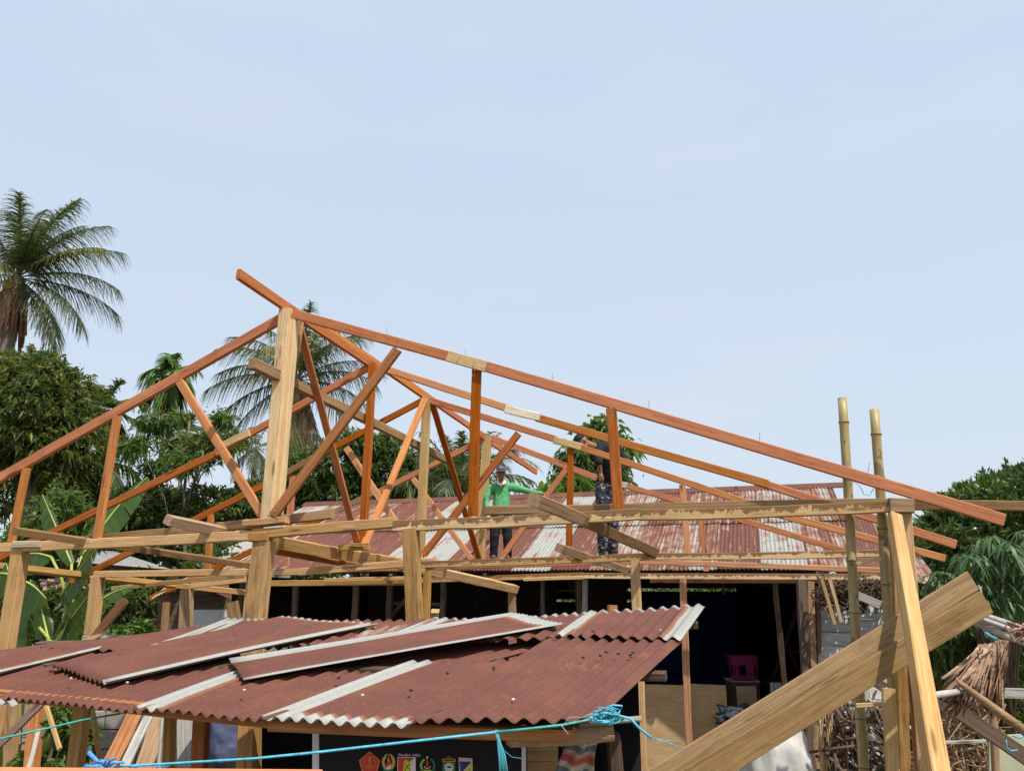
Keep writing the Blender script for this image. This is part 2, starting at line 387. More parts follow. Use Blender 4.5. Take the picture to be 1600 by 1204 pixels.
mk('bearing_block', K1, (385, 818), (450, 812), 10, M_TAN, .12, off=-.02)
mk('bearing_block', K1, (396, 839), (424, 838), 13, M_TAN, .14, off=-.03)
mk('bearing_block', K1, (542, 827), (562, 826), 5, M_WEATH, .03, off=-.075)
mk('bearing_block', K1, (29, 851), (72, 850), 10, M_WHITE, .12, off=-.03)
mk('bearing_block', K1, (1387, 790), (1424, 791), 22, M_WEATH, .12, off=-.04)
# --- ridge pieces running back from truss to truss
def rk(u): return K1*660/(1110-u)
mk('ridge_beam', rk(372), (372, 428), (598, 581), 15, M_ORANGE, .05, kb=rk(598), ref=-Vector((N.y, -N.x, 0)))
mk('ridge_beam', rk(590), (500, 508), (668, 622), 11, M_ORANGE2, .05, kb=rk(668), ref=-Vector((N.y, -N.x, 0)))
mk('ridge_beam', rk(660), (600, 572), (760, 684), 10, M_ORANGE, .05, kb=rk(760), ref=-Vector((N.y, -N.x, 0)))
mk('ridge_beam', rk(730), (735, 668), (838, 737), 10, M_ORANGE, .05, kb=rk(838), ref=-Vector((N.y, -N.x, 0)))
mk('purlin', K1*.93, (393, 567), (697, 718), 13, M_WEATH, .08, kb=K1*.93*717/413, ref=-Vector((N.y, -N.x, 0)), label='weathered brown purlin passing behind the king post')
# --- truss 2
mk('rafter', K2, (577, 573), (338, 707), 11, M_ORANGE, .05)
mk('rafter', K2, (350, 700), (-60, 897), 11, M_ORANGE, .05, off=.055)
mk('splice_board', K2, (352, 697), (393, 677), 11, M_PALE, .04, off=-.05)
mk('rafter', K2, (592, 573), (800, 640), 11, M_ORANGE2, .05)
mk('rafter', K2, (838, 652), (1200, 756), 12.5, M_ORANGE2, .05)
mk('rafter', K2, (1180, 750), (1496, 850), 13, M_ORANGE, .05, off=.055)
mk('splice_board', K2, (791, 640), (845, 653), 12, M_WHITE, .04, off=-.05)
mk('king_post', K2, (567, 852), (582, 568), 11, M_ORANGE, .08)
mk('wind_brace', K1+.1, (465, 500), (559, 850), 11, M_ORANGE, .04, kb=K2, ref=-N)
mk('wind_brace', K3, (665, 620), (570, 850), 11, M_ORANGE2, .04, kb=K2-.08, ref=-N)
mk('bearing_block', K2, (535, 856), (580, 855), 8, M_TAN, .12, off=-.06)
mk('bearing_block', K2, (555, 851), (575, 852), 6, M_TAN, .10, off=-.10)
mk('tie_beam', K2, (150, 897), (480, 893), 10, M_TAN, .10, wob=.008)
mk('tie_beam', K2, (470, 893), (655, 878), 11, M_TAN, .10, wob=.008)
mk('tie_beam', K2, (655, 881), (1015, 869), 11, M_WANE, .10, wob=.008)
mk('tie_beam', K2, (1012, 869), (1377, 864), 11, M_WANE, .10, wob=.008)
# --- truss 3
mk('rafter', K3, (660, 626), (488, 717), 9.5, M_ORANGE, .05)
mk('rafter', K3, (492, 715), (435, 747), 10, M_WEATH, .05, off=-.03)
mk('rafter', K3, (440, 744), (112, 908), 10, M_ORANGE, .05)
mk('rafter', K3, (672, 625), (868, 686), 10, M_ORANGE, .05)
mk('rafter', K3, (905, 698), (1225, 805), 10, M_ORANGE2, .05)
mk('rafter', K3, (1215, 803), (1477, 872), 11, M_ORANGE2, .05, off=.01)
mk('splice_board', K3, (866, 688), (909, 699), 11, M_PALE, .04, off=-.04)
mk('king_post', K3, (656, 872), (667, 620), 12.5, M_PALE, .09)
mk('web_strut', K3, (540, 699), (654, 872), 10, M_ORANGE2, .05, off=.02)
mk('web_strut', K3, (447, 884), (458, 742), 10, M_ORANGE, .05)
mk('web_strut', K3, (325, 890), (330, 802), 10, M_ORANGE2, .05)
mk('web_strut', K3, (663, 866), (811, 677), 11, M_ORANGE, .05, off=-.02)
mk('web_strut', K3, (889, 852), (892, 702), 9.5, M_ORANGE, .05)
mk('web_strut', K3, (1075, 864), (1066, 757), 10, M_ORANGE2, .05)
mk('wind_brace', K3+.05, (676, 632), (749, 874), 9, M_ORANGE, .04, kb=K4, ref=-N)
mk('bearing_block', K3, (656, 876), (683, 876), 9, M_TAN, .12, off=-.06)
mk('bearing_block', K3, (656, 888), (668, 888), 12, M_TAN, .12, off=-.06)
mk('tie_beam', K3, (560, 889), (1000, 877), 8.5, M_BROWNRED, .09)
mk('tie_beam', K3, (995, 877), (1378, 891), 8.5, M_BROWNRED, .09)
# --- truss 4
mk('rafter', K4, (757, 685), (588, 770), 8, M_ORANGE, .05)
mk('rafter', K4, (590, 767), (508, 807), 8, M_WEATH, .05, off=-.03)
mk('rafter', K4, (512, 805), (235, 935), 8.5, M_ORANGE, .05)
mk('rafter', K4, (766, 683), (936, 748), 9, M_ORANGE, .05)
mk('rafter', K4, (972, 757), (1325, 862), 9, M_ORANGE, .05)
mk('splice_board', K4, (966, 755), (980, 759), 9, M_WHITE, .04, off=-.04)
mk('king_post', K4, (750, 876), (761, 682), 14, M_PALE, .10)
mk('web_strut', K4, (737, 874), (645, 747), 8, M_ORANGE2, .05)
mk('web_strut', K4, (786, 869), (886, 732), 9, M_ORANGE, .05, off=-.03)
mk('web_strut', K4, (1103, 892), (1095, 805), 8, M_ORANGE, .05)
mk('tie_beam', K4, (425, 911), (640, 909), 9, M_TAN, .10)
mk('tie_beam', K4, (512, 906), (640, 903), 6, M_TAN, .06, off=-.12)
mk('tie_beam', K4, (635, 907), (912, 898), 8, M_WANE, .10)
mk('tie_beam', K4, (910, 899), (1376, 901), 9, M_WANE, .10)
mk('tie_beam', K4, (1015, 907), (1372, 907), 6, M_BROWNRED, .08, off=.12)
mk('tie_beam', K4, (820, 905), (912, 902), 5, M_TAN, .05, off=-.1)
# --- wall plates running back
LATV = -Vector((N.y, -N.x, 0))
mk('wall_plate', K1*.9, (22, 829), (398, 884), 10, M_WEATH, .09, kb=K1*1.3, ref=-N)
mk('wall_plate', K1*.92, (262, 812), (430, 845), 14, M_WEATH, .10, kb=K1*1.13, ref=-N)
mk('wall_plate', K1*1.10, (428, 846), (640, 882), 17, M_TAN, .11, kb=K1*1.45, ref=-N, label='thick square sawn plate running back from the middle post')
mk('wall_plate', K1*1.13, (430, 860), (566, 884), 9, M_BROWNRED, .10, kb=K1*1.35, ref=-N)
mk('wall_plate', K1*1.45, (640, 884), (806, 920), 13, M_TAN, .11, kb=K1*1.85, ref=-N)
mk('wall_plate', K1*.86, (834, 780), (905, 810), 20, M_WEATH, .12, kb=K1*.98, ref=-N)
mk('wall_plate', K1*.98, (903, 809), (1022, 862), 16, M_WEATH, .12, kb=K2, ref=-N)
mk('wall_plate', K2*.93, (874, 856), (978, 890), 12, M_WEATH, .10, kb=K3, ref=-N)
mk('wall_plate', K1*1.16, (-60, 878), (272, 914), 10, M_TAN, .09, kb=K1*1.75, ref=-N)
mk('wall_plate', K1*1.75, (268, 913), (382, 925), 8, M_TAN, .09, kb=K1*1.9, ref=-N)
mk('wall_plate', K1*1.7, (177, 919), (385, 898), 7, M_TAN, .07, kb=K1*1.5, ref=-N)
mk('wall_plate', K1*1.6, (300, 914), (384, 905), 8, M_TAN, .07, kb=K1*1.62, ref=-N)
mk('short_block', K4, (745, 908), (760, 909), 12, M_ORANGE, .08, off=-.14)
mk('short_block', K4, (761, 908), (775, 909), 12, M_ORANGE2, .08, off=-.12)
# --- posts
post(K1, (33, 858), (8, 1012), 21, M_TAN, .12)
post(K1, (413, 845), (400, 972), 27, M_POSTR, .16, label='thick front post standing under the tall king post')
post(K1*1.25, (394, 895), (385, 975), 12, M_TAN, .10)
post(K1, (642, 826), (648, 975), 22, M_POSTR, .13)
post(K1*1.3, (668, 893), (664, 975), 10, M_TAN, .10)
post(K1, (1398, 800), (1410, 1204), 15, M_POSTR, .12)
post(K1, (1412, 802), (1442, 1204), 20, M_POSTR, .12, off=.03)
post(K2, (992, 874), (1003, 1204), 14, M_TAN, .12)
post(K4*.82, (1067, 903), (1078, 1190), 10.5, M_BROWNRED, .10, zb=-.9)
post(K2, (153, 902), (140, 1012), 16, M_POSTR, .13)
post(K1*1.6, (292, 920), (290, 1010), 18, M_WEATH, .16, taper=.9, label='rough round post of uneven trunk wood')
post(K4, (800, 912), (801, 1000), 11, M_WEATH, .10, zb=-1.)
post(K1*1.15, (1384, 895), (1392, 1100), 9, M_DARK, .08)
# nail heads where the members cross
for (u, v) in [(625, 550), (622, 556), (283, 600), (287, 606), (184, 654), (745, 582), (742, 590), (955, 642), (958, 652), (742, 800), (967, 792), (150, 836), (411, 800), (436, 800), (720, 562), (745, 569), (440, 810), (425, 806), (1402, 786), (1410, 794), (30, 850), (60, 850)]:
    P = onk(u, v, K1)-N*.09; tube('nail_head', [P, P+N*.012], .006, M_STEEL, HF, 7)
# wire nails standing up from the front rafter
for (a, b_) in [((605, 527), (604, 511)), ((728, 559), (727, 545)), ((863, 600), (863, 583)), ((1015, 643), (1013, 625)), ((1187, 692), (1187, 674)), ((1355, 742), (1359, 722))]:
    tube('nail', [onk(*a, K1), onk(*b_, K1)], .0022, M_NAIL, HF, 5)

# ================================================================ OLD HOUSE WITH RUSTY ROOF BEHIND
a18 = math.radians(18); s22 = math.radians(22)
OP = aty(1000, 890, 14.3); OU = Vector((math.cos(a18), -math.sin(a18), 0)); OW = Vector((math.sin(a18)*math.cos(s22), math.cos(a18)*math.cos(s22), math.sin(s22)))
ON = OU.cross(OW).normalized()
def st(s, t, h=0.): return OP+OU*s+OW*t+ON*h
OH = thing('old_house', 'old open-fronted house under a streaked rusty corrugated iron roof', 'house', (OP.x, OP.y+3, 0))
RM = [rustmat('roof_zinc_%d' % i, level=l) for i, l in enumerate((.36, .47, .55, .68))]
def lvl(x):  # rust level of a sheet by its place along the eave
    tab = [(250, 0), (345, 2), (380, 3), (425, 0), (465, 3), (560, 3), (578, 0), (625, 3), (668, 0), (712, 3), (795, 0), (850, 3), (925, 1), (1015, 2), (1090, 0), (1145, 3), (1200, 0), (1255, 2), (1330, 3)]
    r = 0
    for a, l in tab:
        if x >= a: r = l
    return r
s = -10.1; tmax = 5.2
while s < 3.6:
    Wd = .76; e = min(s+Wd+.04, 3.75)
    p = st(s+.35, .6); d = p-C0; x = 800+FPX*d.x/d.dot(CF)
    l = lvl(x)
    sheet('roof_sheet', st(s, -.0+random.uniform(-.04, .04), .0), st(e, random.uniform(-.04, .04), .006), st(e, 2.7, .006), st(s, 2.7), RM[l], OH, nv=6)
    sheet('roof_sheet', st(s, 2.55, .022), st(e, 2.55, .028), st(e, tmax, .02), st(s, tmax, .014), RM[max(0, min(3, l+random.choice((-1, 0, 0, 1))))], OH, nv=6)
    s += Wd
# ridge cap
capm = rustmat('ridge_rust', level=.95)
for i in range(6):
    s0 = -10.2+i*2.36; s1 = s0+2.42
    V = []
    A, B = st(s0, tmax-.22, .03), st(s1, tmax-.22, .03); A2, B2 = st(s0, tmax+.02, .075), st(s1, tmax+.02, .075)
    back = Vector((math.sin(a18), math.cos(a18), -.45))*.22
    pts = [A, B, A2, B2, A2+back, B2+back]
    me = pymesh('ridge_cap', [p-A for p in pts], [(0, 1, 3, 2), (2, 3, 5, 4)], False); me.uv_layers.new(name='UVMap')
    o = link('ridge_cap', me, capm, OH, Matrix.Translation(A)); sm = o.modifiers.new('s', 'SOLIDIFY'); sm.thickness = .003
# back slope of the roof (dark side)
OWb = Vector((math.sin(a18)*math.cos(s22), math.cos(a18)*math.cos(s22), -math.sin(s22)))
TOP = OP+OW*tmax
s = -10.1
while s < 3.6:
    e = min(s+1.64, 3.75)
    sheet('roof_sheet', TOP+OU*s+OWb*5.2, TOP+OU*e+OWb*5.2, TOP+OU*e, TOP+OU*s, RM[3], OH, nv=3); s += 1.6
# house frame and walls
oh_d = Vector((math.sin(a18), math.cos(a18), 0))
def hp(s, d, z): p = OP+OU*s+oh_d*d; return Vector((p.x, p.y, z))
def hwall(name, s0, s1, d0, d1, z0, z1, mat, t=.03, **kw):
    A = hp(s0, d0, z0); B = hp(s1, d1, z0); nrm = Vector(((B-A).y, -(B-A).x, 0)).normalized()*t
    return slab(name, [A, B, Vector((B.x, B.y, z1)), Vector((A.x, A.y, z1))], nrm, mat, OH, **kw)
M_BLACKW = plain('shade_black_board', (.036, .028, .022), .95, .4, spec=.05)  # near-black colour stands in for the deep shade under the old roof
# back wall of boards coloured dark for the interior shade, narrow gaps between the courses
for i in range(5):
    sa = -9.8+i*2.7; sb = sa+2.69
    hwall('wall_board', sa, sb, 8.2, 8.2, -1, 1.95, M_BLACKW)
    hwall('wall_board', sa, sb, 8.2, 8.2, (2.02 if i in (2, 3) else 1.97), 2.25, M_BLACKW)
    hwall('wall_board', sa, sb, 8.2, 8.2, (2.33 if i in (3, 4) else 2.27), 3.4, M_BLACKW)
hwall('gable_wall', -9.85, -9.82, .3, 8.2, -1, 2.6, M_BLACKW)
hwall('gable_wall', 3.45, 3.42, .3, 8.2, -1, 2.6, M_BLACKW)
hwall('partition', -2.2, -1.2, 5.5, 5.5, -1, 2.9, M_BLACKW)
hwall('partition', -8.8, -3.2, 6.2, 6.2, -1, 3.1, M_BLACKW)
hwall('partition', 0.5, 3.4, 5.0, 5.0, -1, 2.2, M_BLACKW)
for (u, v0, w, m) in [(557, 905, 9, M_DARK), (610, 905, 8, M_DARK), (693, 905, 8, M_DARK), (904, 905, 8, M_DARK), (915, 902, 8, M_GREYW), (848, 912, 6, M_DARK), (1210, 905, 8, M_DARK), (462, 912, 8, M_DARK), (380, 912, 8, M_DARK)]:
    P = onp(u, v0, OP+oh_d*.35, oh_d); wd = w*(P-C0).dot(CF)/FPX
    timber('house_post', Vector((P.x+random.uniform(-.05, .05), P.y, -1)), Vector((P.x, P.y, P.z+.25)), wd, .09, m, OH, ref=-oh_d, wob=.02)
P = OP+oh_d*.3
timber('eave_beam', P+OU*-9.9+Z*.02, P+OU*3.5+Z*.02, .10, .08, M_DARK, OH, ref=-oh_d)
def onh(u, v, d): return onp(u, v, OP+oh_d*d, oh_d)
timber('rail', onh(612, 942, .5), onh(692, 944, .5), .07, .05, M_DARK, OH, ref=-oh_d)
timber('brace', onh(604, 972, .5), onh(634, 935, .5), .07, .05, M_DARK, OH, ref=-oh_d)
for i in range(7):
    s0 = -9+i*2
    timber('roof_rafter', st(s0, -.05, -.10), st(s0, tmax, -.10), .09, .06, M_DARK, OH, ref=OU)

# ================================================================ FRONT SHED
def rayd(u, v, y): return aty(u, v, y)
SA, SB, SC = aty(930, 1132, 3.1), aty(150, 1098, 3.95), aty(1100, 957, 5.2)
SN = (SA-SB).cross(SC-SB).normalized()
if SN.z < 0: SN = -SN
def shp(u, v, h=0.): return onp(u, v, SA, SN)+SN*h
SHED = thing('tin_roofed_shed', 'low open shed under overlapping maroon rusted corrugated iron sheets', 'shed', (shp(600, 1130).x, shp(600, 1130).y, 0))
def shs(c, mat, h=0., hh=None, name='roof_sheet', parent=SHED, **kw):
    hh = hh or (h, h, h, h); hh = [q*.85-.03 for q in hh]
    return sheet(name, *[shp(*q, hh[i]) for i, q in enumerate(c)], mat, parent, **kw)
m_l = lambda nm, *bn: rustmat(nm, bands=bn)
# lower row, left to right (eave-left, eave-right, back-right, back-left)
shs([(-140, 1062), (18, 1091), (300, 982), (175, 990)], m_l('tin_a', 0, 0, .03, 0), .0, nv=14)
shs([(-220, 1045), (0, 1050), (268, 986), (90, 1004)], m_l('tin_b', 0, .06, 0, 0), .026, nv=14)
shs([(0, 1084), (216, 1106), (420, 1030), (262, 988)], m_l('tin_c', .0, .0, 0, 0), .014, nv=14)
shs([(208, 1102), (412, 1124), (600, 1052), (400, 1036)], m_l('tin_d', .20, 0, 0, 0), .028, nv=14)
shs([(404, 1121), (640, 1138), (880, 1030), (640, 1036)], m_l('tin_e', .20, 0, .06, 0), .040, nv=14, wav=.003)
shs([(637, 1136), (928, 1135), (1068, 1005), (862, 1000)], m_l('tin_f', .0, 0, 0, 0), .062, nv=14, wav=.003)
# strips lying between, under the loose sheets
shs([(420, 1040), (640, 1050), (860, 1000), (640, 985)], m_l('tin_g', .12, 0, 0, 0), -.012, nv=10)
# upper row
shs([(60, 1012), (250, 1018), (362, 972), (262, 985)], m_l('tin_h', 0, 0, 0, .0), .03, nv=8)
shs([(230, 1014), (440, 1014), (500, 974), (355, 968)], m_l('tin_i', .22, 0, 0, .05), .046, nv=8)
shs([(420, 1012), (600, 1012), (690, 972), (490, 973)], rustmat('tin_j', level=.62), .052, nv=8)
shs([(575, 1010), (770, 1006), (830, 970), (678, 970)], m_l('tin_k', .22, 0, 0, .05), .058, nv=8)
shs([(715, 1008), (905, 1004), (945, 962), (818, 969)], m_l('tin_l', 0, .0, 0, .07), .066, nv=8)
shs([(868, 1003), (1064, 1010), (1102, 955), (920, 965)], m_l('tin_m', .13, .13, 0, .06), .082, nv=8, wav=.003)
# loose sheets lying on the roof
shs([(78, 1041), (168, 1074), (592, 986), (440, 971)], m_l('tin_n', .0, .085, 0, .02), hh=(.048, .058, .088, .072), name='loose_roof_sheet', parent=None, nv=16, wav=.006,
    label='loose rusty corrugated sheet lying askew on the left of the shed roof', cat='roof sheet')
shs([(358, 1036), (381, 1072), (882, 990), (800, 969)], m_l('tin_o', .20, .05, 0, .06), hh=(.070, .074, .108, .094), name='loose_roof_sheet', parent=None, nv=16, wav=.004, pitch=.05, amp=.004,
    label='long loose iron sheet with shiny front edge across the middle of the shed roof', cat='roof sheet')
# nail heads and pebbles on the roof
mroofn = plain('nail_head', (.05, .03, .03), .6); mpeb = plain('pale_crumb', (.62, .58, .5), .8)
for (u, v) in [(912, 1040), (939, 1037), (948, 1031), (967, 1034), (986, 1036), (990, 1032), (927, 997), (772, 1058), (643, 1093), (700, 1065), (772, 1056), (530, 1072)]:
    P = shp(u, v, .042); box('roof_nail', P, (.016, .016, .012), mroofn, SHED, bev=.004)
for (u, v) in [(803, 1110), (1033, 997), (567, 1102), (199, 1080), (382, 1093), (111, 1073)]:
    P = shp(u, v, .045); box('crumb', P, (.013, .011, .009), mpeb, SHED, rot=random.random()*3, bev=.005)
# shed timbers
def shz(u, v, dz): p = shp(u, v); return Vector((p.x, p.y, p.z-dz))
timber('eave_beam', shz(-160, 1066, .03)+Vector((0, .08, 0)), shz(420, 1122, .03)+Vector((0, .10, 0)), .05, .05, M_BROWNRED, SHED, ref=Vector((0, -1, 0)))
timber('eave_beam', shz(415, 1122, .035)+Vector((0, .08, 0)), shz(900, 1138, .035)+Vector((0, .10, 0)), .05, .05, M_BROWNRED, SHED, ref=Vector((0, -1, 0)))
tube('purlin_log', [shz(800, 1130, .06)+Vector((0, .05, 0)), aty(880, 1150, 3.5), aty(958, 1141, 3.5)], [.034, .038, .040], M_WEATH, SHED, 10, jit=.04)
tube('purlin_stick', [aty(905, 1130, 3.45), aty(1002, 1122, 3.45)], .012, M_GREYW, SHED, 8)
for t_ in (.5, ):
    timber('purlin', shp(-100, 1030, -.03), shp(1040, 1045, -.03), .06, .04, M_DARK, SHED, ref=SN)
timber('purlin', shp(60, 1000, -.03), shp(1090, 968, -.03), .06, .04, M_DARK, SHED, ref=SN)
def spost(u0, v0, u1, v1, y, w, m, name='post', parent=None, ztop=None, **kw):
    P0 = aty(u0, v0, y); P1 = aty(u1, v1, y); f = P0.z/(P0.z-P1.z); G = P0+(P1-P0)*f
    wd = w*(P0-C0).dot(CF)/FPX
    return timber(name, G, P0, wd, .09, m, parent if parent is not None else SHED, ref=Vector((0, -1, 0)), wob=.006, **kw)
spost(137, 1040, 118, 1204, 5.6, 19, M_TAN)
spost(270, 1060, 264, 1204, 5.4, 13, M_TAN)
spost(318, 1065, 312, 1204, 5.2, 20, M_BROWNRED)
spost(388, 1080, 384, 1204, 5.0, 25, M_POSTR)
spost(402, 1080, 400, 1204, 5.1, 9, M_TAN)
spost(958, 1145, 962, 1204, 3.9, 21, M_DARK)
spost(915, 1120, 917, 1204, 3.7, 10, M_DARK)
timber('stub', aty(680, 975, 5.95), aty(680, 954, 5.9), .06, .06, M_TAN, SHED, ref=Vector((0, -1, 0)))
timber('stub', aty(957, 975, 5.6), aty(957, 945, 5.6), .066, .06, M_TAN, SHED, ref=Vector((0, -1, 0)))
timber('stub', aty(372, 985, 6.7), aty(363, 940, 6.7), .09, .07, M_WEATH, SHED, ref=Vector((0, -1, 0)))

# ================================================================ BANNER UNDER THE SHED
BY = 3.75
def bp(u, v, dy=0.): return aty(u, v, BY+dy)
M_BLK = plain('banner_black', (.020, .019, .021), .75, .15, spec=.1, bmp=0); M_BFR = plain('white_plastic_strip', (.62, .60, .64), .5, .08)
BAN = thing('banner', 'dark banner with a row of six small emblems hung under the shed eave', 'banner', bp(657, 1204))
slab('panel', [bp(490, 1118), bp(824, 1130), bp(824, 1330), bp(490, 1330)], (0, .008, 0), M_BLK, BAN)
slab('frame_edge', [bp(488, 1120, -.01), bp(498, 1120, -.01), bp(498, 1330, -.01), bp(488, 1330, -.01)], (0, .02, 0), M_BFR, BAN)
slab('frame_edge', [bp(815, 1132, -.01), bp(822, 1132, -.01), bp(822, 1330, -.01), bp(815, 1330, -.01)], (0, .02, 0), M_BFR, BAN)
def flat(c, r=.6): return plain('print_%d_%d_%d' % tuple(int(x*99) for x in c), c, r, .03, bmp=0)
P_RED = flat((.55, .045, .03)); P_ORG = flat((.70, .22, .04)); P_GOLD = flat((.55, .40, .06)); P_YEL = flat((.62, .60, .04)); P_WHT = flat((.7, .7, .7))
P_GRN = flat((.03, .20, .06)); P_GRN2 = flat((.02, .11, .03)); P_BLU = flat((.035, .03, .20)); P_BLACK = flat((.01, .01, .01)); P_LIME = flat((.35, .5, .05))
def emblem(label, shapes, text=None):
    """flat printed shapes; shapes = [(material, [(u, v), ...], layer)]"""
    V, F, MI, mats = [], [], [], []
    o0 = bp(*shapes[0][1][0], -.004)
    for mat, pts, ly in shapes:
        if mat not in mats: mats.append(mat)
        b_ = len(V); V += [bp(u, v, -.0015-.0008*ly)-o0 for u, v in pts]; F.append(tuple(range(b_, b_+len(pts)))); MI.append(mats.index(mat))
    me = pymesh('emblem', V, F)
    for m in mats: me.materials.append(m)
    me.polygons.foreach_set('material_index', MI); me.update()
    return link('emblem', me, None, BAN, Matrix.Translation(o0), label=label)
def circ(cx, cy, rx, ry=None, a0=0, a1=360, n_=20):
    ry = ry or rx
    return [(cx+rx*math.cos(math.radians(a0+(a1-a0)*i/n_)), cy-ry*math.sin(math.radians(a0+(a1-a0)*i/n_))) for i in range(n_+(a1-a0 < 360))]
def ring(cx, cy, r0, r1, a0, a1, n_=12, s=1.):
    return circ(cx, cy, r1, r1*s, a0, a1, n_)+list(reversed(circ(cx, cy, r0, r0*s, a0, a1, n_)))
def quad(x0, y0, x1, y1): return [(x0, y0), (x1, y0), (x1, y1), (x0, y1)]
def line(x0, y0, x1, y1, w=.5):
    d = math.hypot(x1-x0, y1-y0); nx_, ny_ = -(y1-y0)/d*w, (x1-x0)/d*w
    return [(x0+nx_, y0+ny_), (x1+nx_, y1+ny_), (x1-nx_, y1-ny_), (x0-nx_, y0-ny_)]
emblem('red pentagon emblem with a golden anchor', [(P_ORG, [(577.5, 1173), (594, 1187), (588, 1210), (567, 1210), (561, 1187)], 0), (P_RED, [(577.5, 1175), (592, 1187.5), (586.5, 1209), (568.5, 1209), (563, 1187.5)], 1),
    (P_ORG, ring(577.5, 1191, 9, 9.8, 0, 359, 24), 2), (P_GOLD, line(577.5, 1184, 577.5, 1198, .7), 3), (P_GOLD, line(574.5, 1187.5, 580.5, 1187.5, .6), 3), (P_GOLD, ring(577.5, 1193, 4, 5.2, 190, 350), 3), (P_GOLD, circ(577.5, 1183, 1.6), 3)])
emblem('golden wings emblem with a red and white shield', [(P_GOLD, ring(607, 1190, 6.2, 10.5, 95, 255, 14, 1.25), 1), (P_GOLD, ring(607, 1190, 6.2, 10.5, -75, 85, 14, 1.25), 1), (P_BLACK, [(603, 1181), (607, 1178), (611, 1181), (610, 1192), (604, 1192)], 2),
    (P_GOLD, [(607, 1180), (609, 1188), (607, 1190), (605, 1188)], 3), (P_RED, [(602.5, 1192), (611.5, 1186.5), (611.5, 1196), (602.5, 1199)], 4), (P_WHT, [(602.5, 1199.5), (611.5, 1192.5), (610, 1200), (605, 1202)], 5), (P_GRN, quad(599, 1201, 614, 1207), 2)])
emblem('red and white shield emblem with a yellow figure and crossed lines', [(P_WHT, quad(621, 1182, 649.5, 1215), 0), (P_RED, [(622, 1183), (648, 1183), (636, 1192), (628, 1206), (628, 1214), (622, 1214)], 1), (P_YEL, [(631, 1189), (634, 1185.5), (638, 1188), (641, 1192), (641, 1210), (630, 1210)], 2), (P_BLACK, line(632, 1192, 641, 1203, .45), 3), (P_BLACK, line(641, 1191, 632, 1204, .45), 3)])
emblem('green and yellow wreath emblem with a red flame', [(P_LIME, ring(668, 1195, 8.6, 12, 115, 235, 12), 1), (P_GRN, ring(668, 1195, 9.4, 12, -55, 65, 12), 1), (P_WHT, circ(667.5, 1182, 1.5), 2), (P_WHT, line(667.5, 1183, 667.5, 1187, .5), 2), (P_RED, [(667.5, 1185), (669.7, 1191), (669, 1198), (666, 1198), (665.3, 1191)], 3), (P_WHT, ring(667.5, 1195, 4.4, 5.4, 190, 350), 3), (P_GRN2, [(655, 1203), (668, 1199), (681, 1203), (678, 1208), (658, 1208)], 2), (P_YEL, quad(662, 1202, 674, 1203.4), 4)])
emblem('green shield emblem with an orange band and white disc', [(P_GRN2, [(695, 1184), (701.5, 1179), (708, 1184)], 0), (P_ORG, quad(691, 1184.5, 711.5, 1189), 1), (P_BLACK, quad(693, 1185.8, 709.5, 1187.8), 2), (P_GRN, [(691.5, 1189.2), (711, 1189.2), (711, 1203), (701.5, 1210), (691.5, 1203)], 1), (P_WHT, ring(701.5, 1198, 5.4, 7, 0, 359, 24), 2), (P_WHT, circ(701.5, 1198, 4.8), 3), (P_BLACK, quad(698.6, 1196, 704.6, 1199), 4)])
emblem('blue and yellow shield emblem with a pale band', [(P_WHT, [(716.5, 1182.5), (738, 1184), (738.5, 1210), (718, 1210)], 0), (P_BLU, [(717.6, 1188.5), (737, 1189), (727, 1200), (719, 1209)], 1), (P_YEL, [(737, 1190), (737.5, 1209), (722, 1209), (730, 1199)], 2), (flat((.62, .42, .45)), [(717, 1183.2), (737.6, 1184.8), (737.6, 1188), (717.2, 1187.6)], 1), (P_GOLD, ring(723, 1199, 4, 4.7, 100, 230), 3), (P_BLU, line(731, 1203, 731, 1209, .5), 4), (P_BLU, line(734, 1200, 734, 1209, .5), 4)])
fc = bpy.data.curves.new('lettering', 'FONT'); fc.body = 'PALAKA WIRA'; fc.size = 5.2*BY/FPX*.95; fc.extrude = .0003
ft = bpy.data.objects.new('lettering', fc); COL.objects.link(ft)
dg = bpy.context.evaluated_depsgraph_get(); tm = bpy.data.meshes.new_from_object(ft.evaluated_get(dg)); bpy.data.objects.remove(ft)
link('lettering', tm, P_WHT, BAN, Matrix.Translation(bp(622, 1180.5, -.003)) @ Matrix.Rotation(math.radians(90), 4, 'X') @ Matrix.Rotation(math.radians(-1), 4, 'Z'))

# added black sheet behind the banner, standing in for the shade inside the shed
M_BACKDROP = plain('dark_backdrop', (.012, .011, .013), .95, .4, spec=.02)
cl = thing('shade_backdrop', 'added black backdrop standing in for the shade at the back of the shed', 'cloth', aty(600, 1204, 6.0))
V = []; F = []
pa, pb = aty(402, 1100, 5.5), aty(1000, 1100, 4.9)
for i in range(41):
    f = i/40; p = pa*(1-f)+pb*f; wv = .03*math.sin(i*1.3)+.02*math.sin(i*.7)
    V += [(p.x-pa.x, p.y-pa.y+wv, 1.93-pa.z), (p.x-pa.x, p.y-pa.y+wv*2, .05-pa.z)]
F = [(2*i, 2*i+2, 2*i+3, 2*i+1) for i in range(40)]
o = link('backdrop_panel', pymesh('backdrop_panel', V, F, True), M_BACKDROP, cl, Matrix.Translation(pa)); o.modifiers.new('s', 'SOLIDIFY').thickness = .004
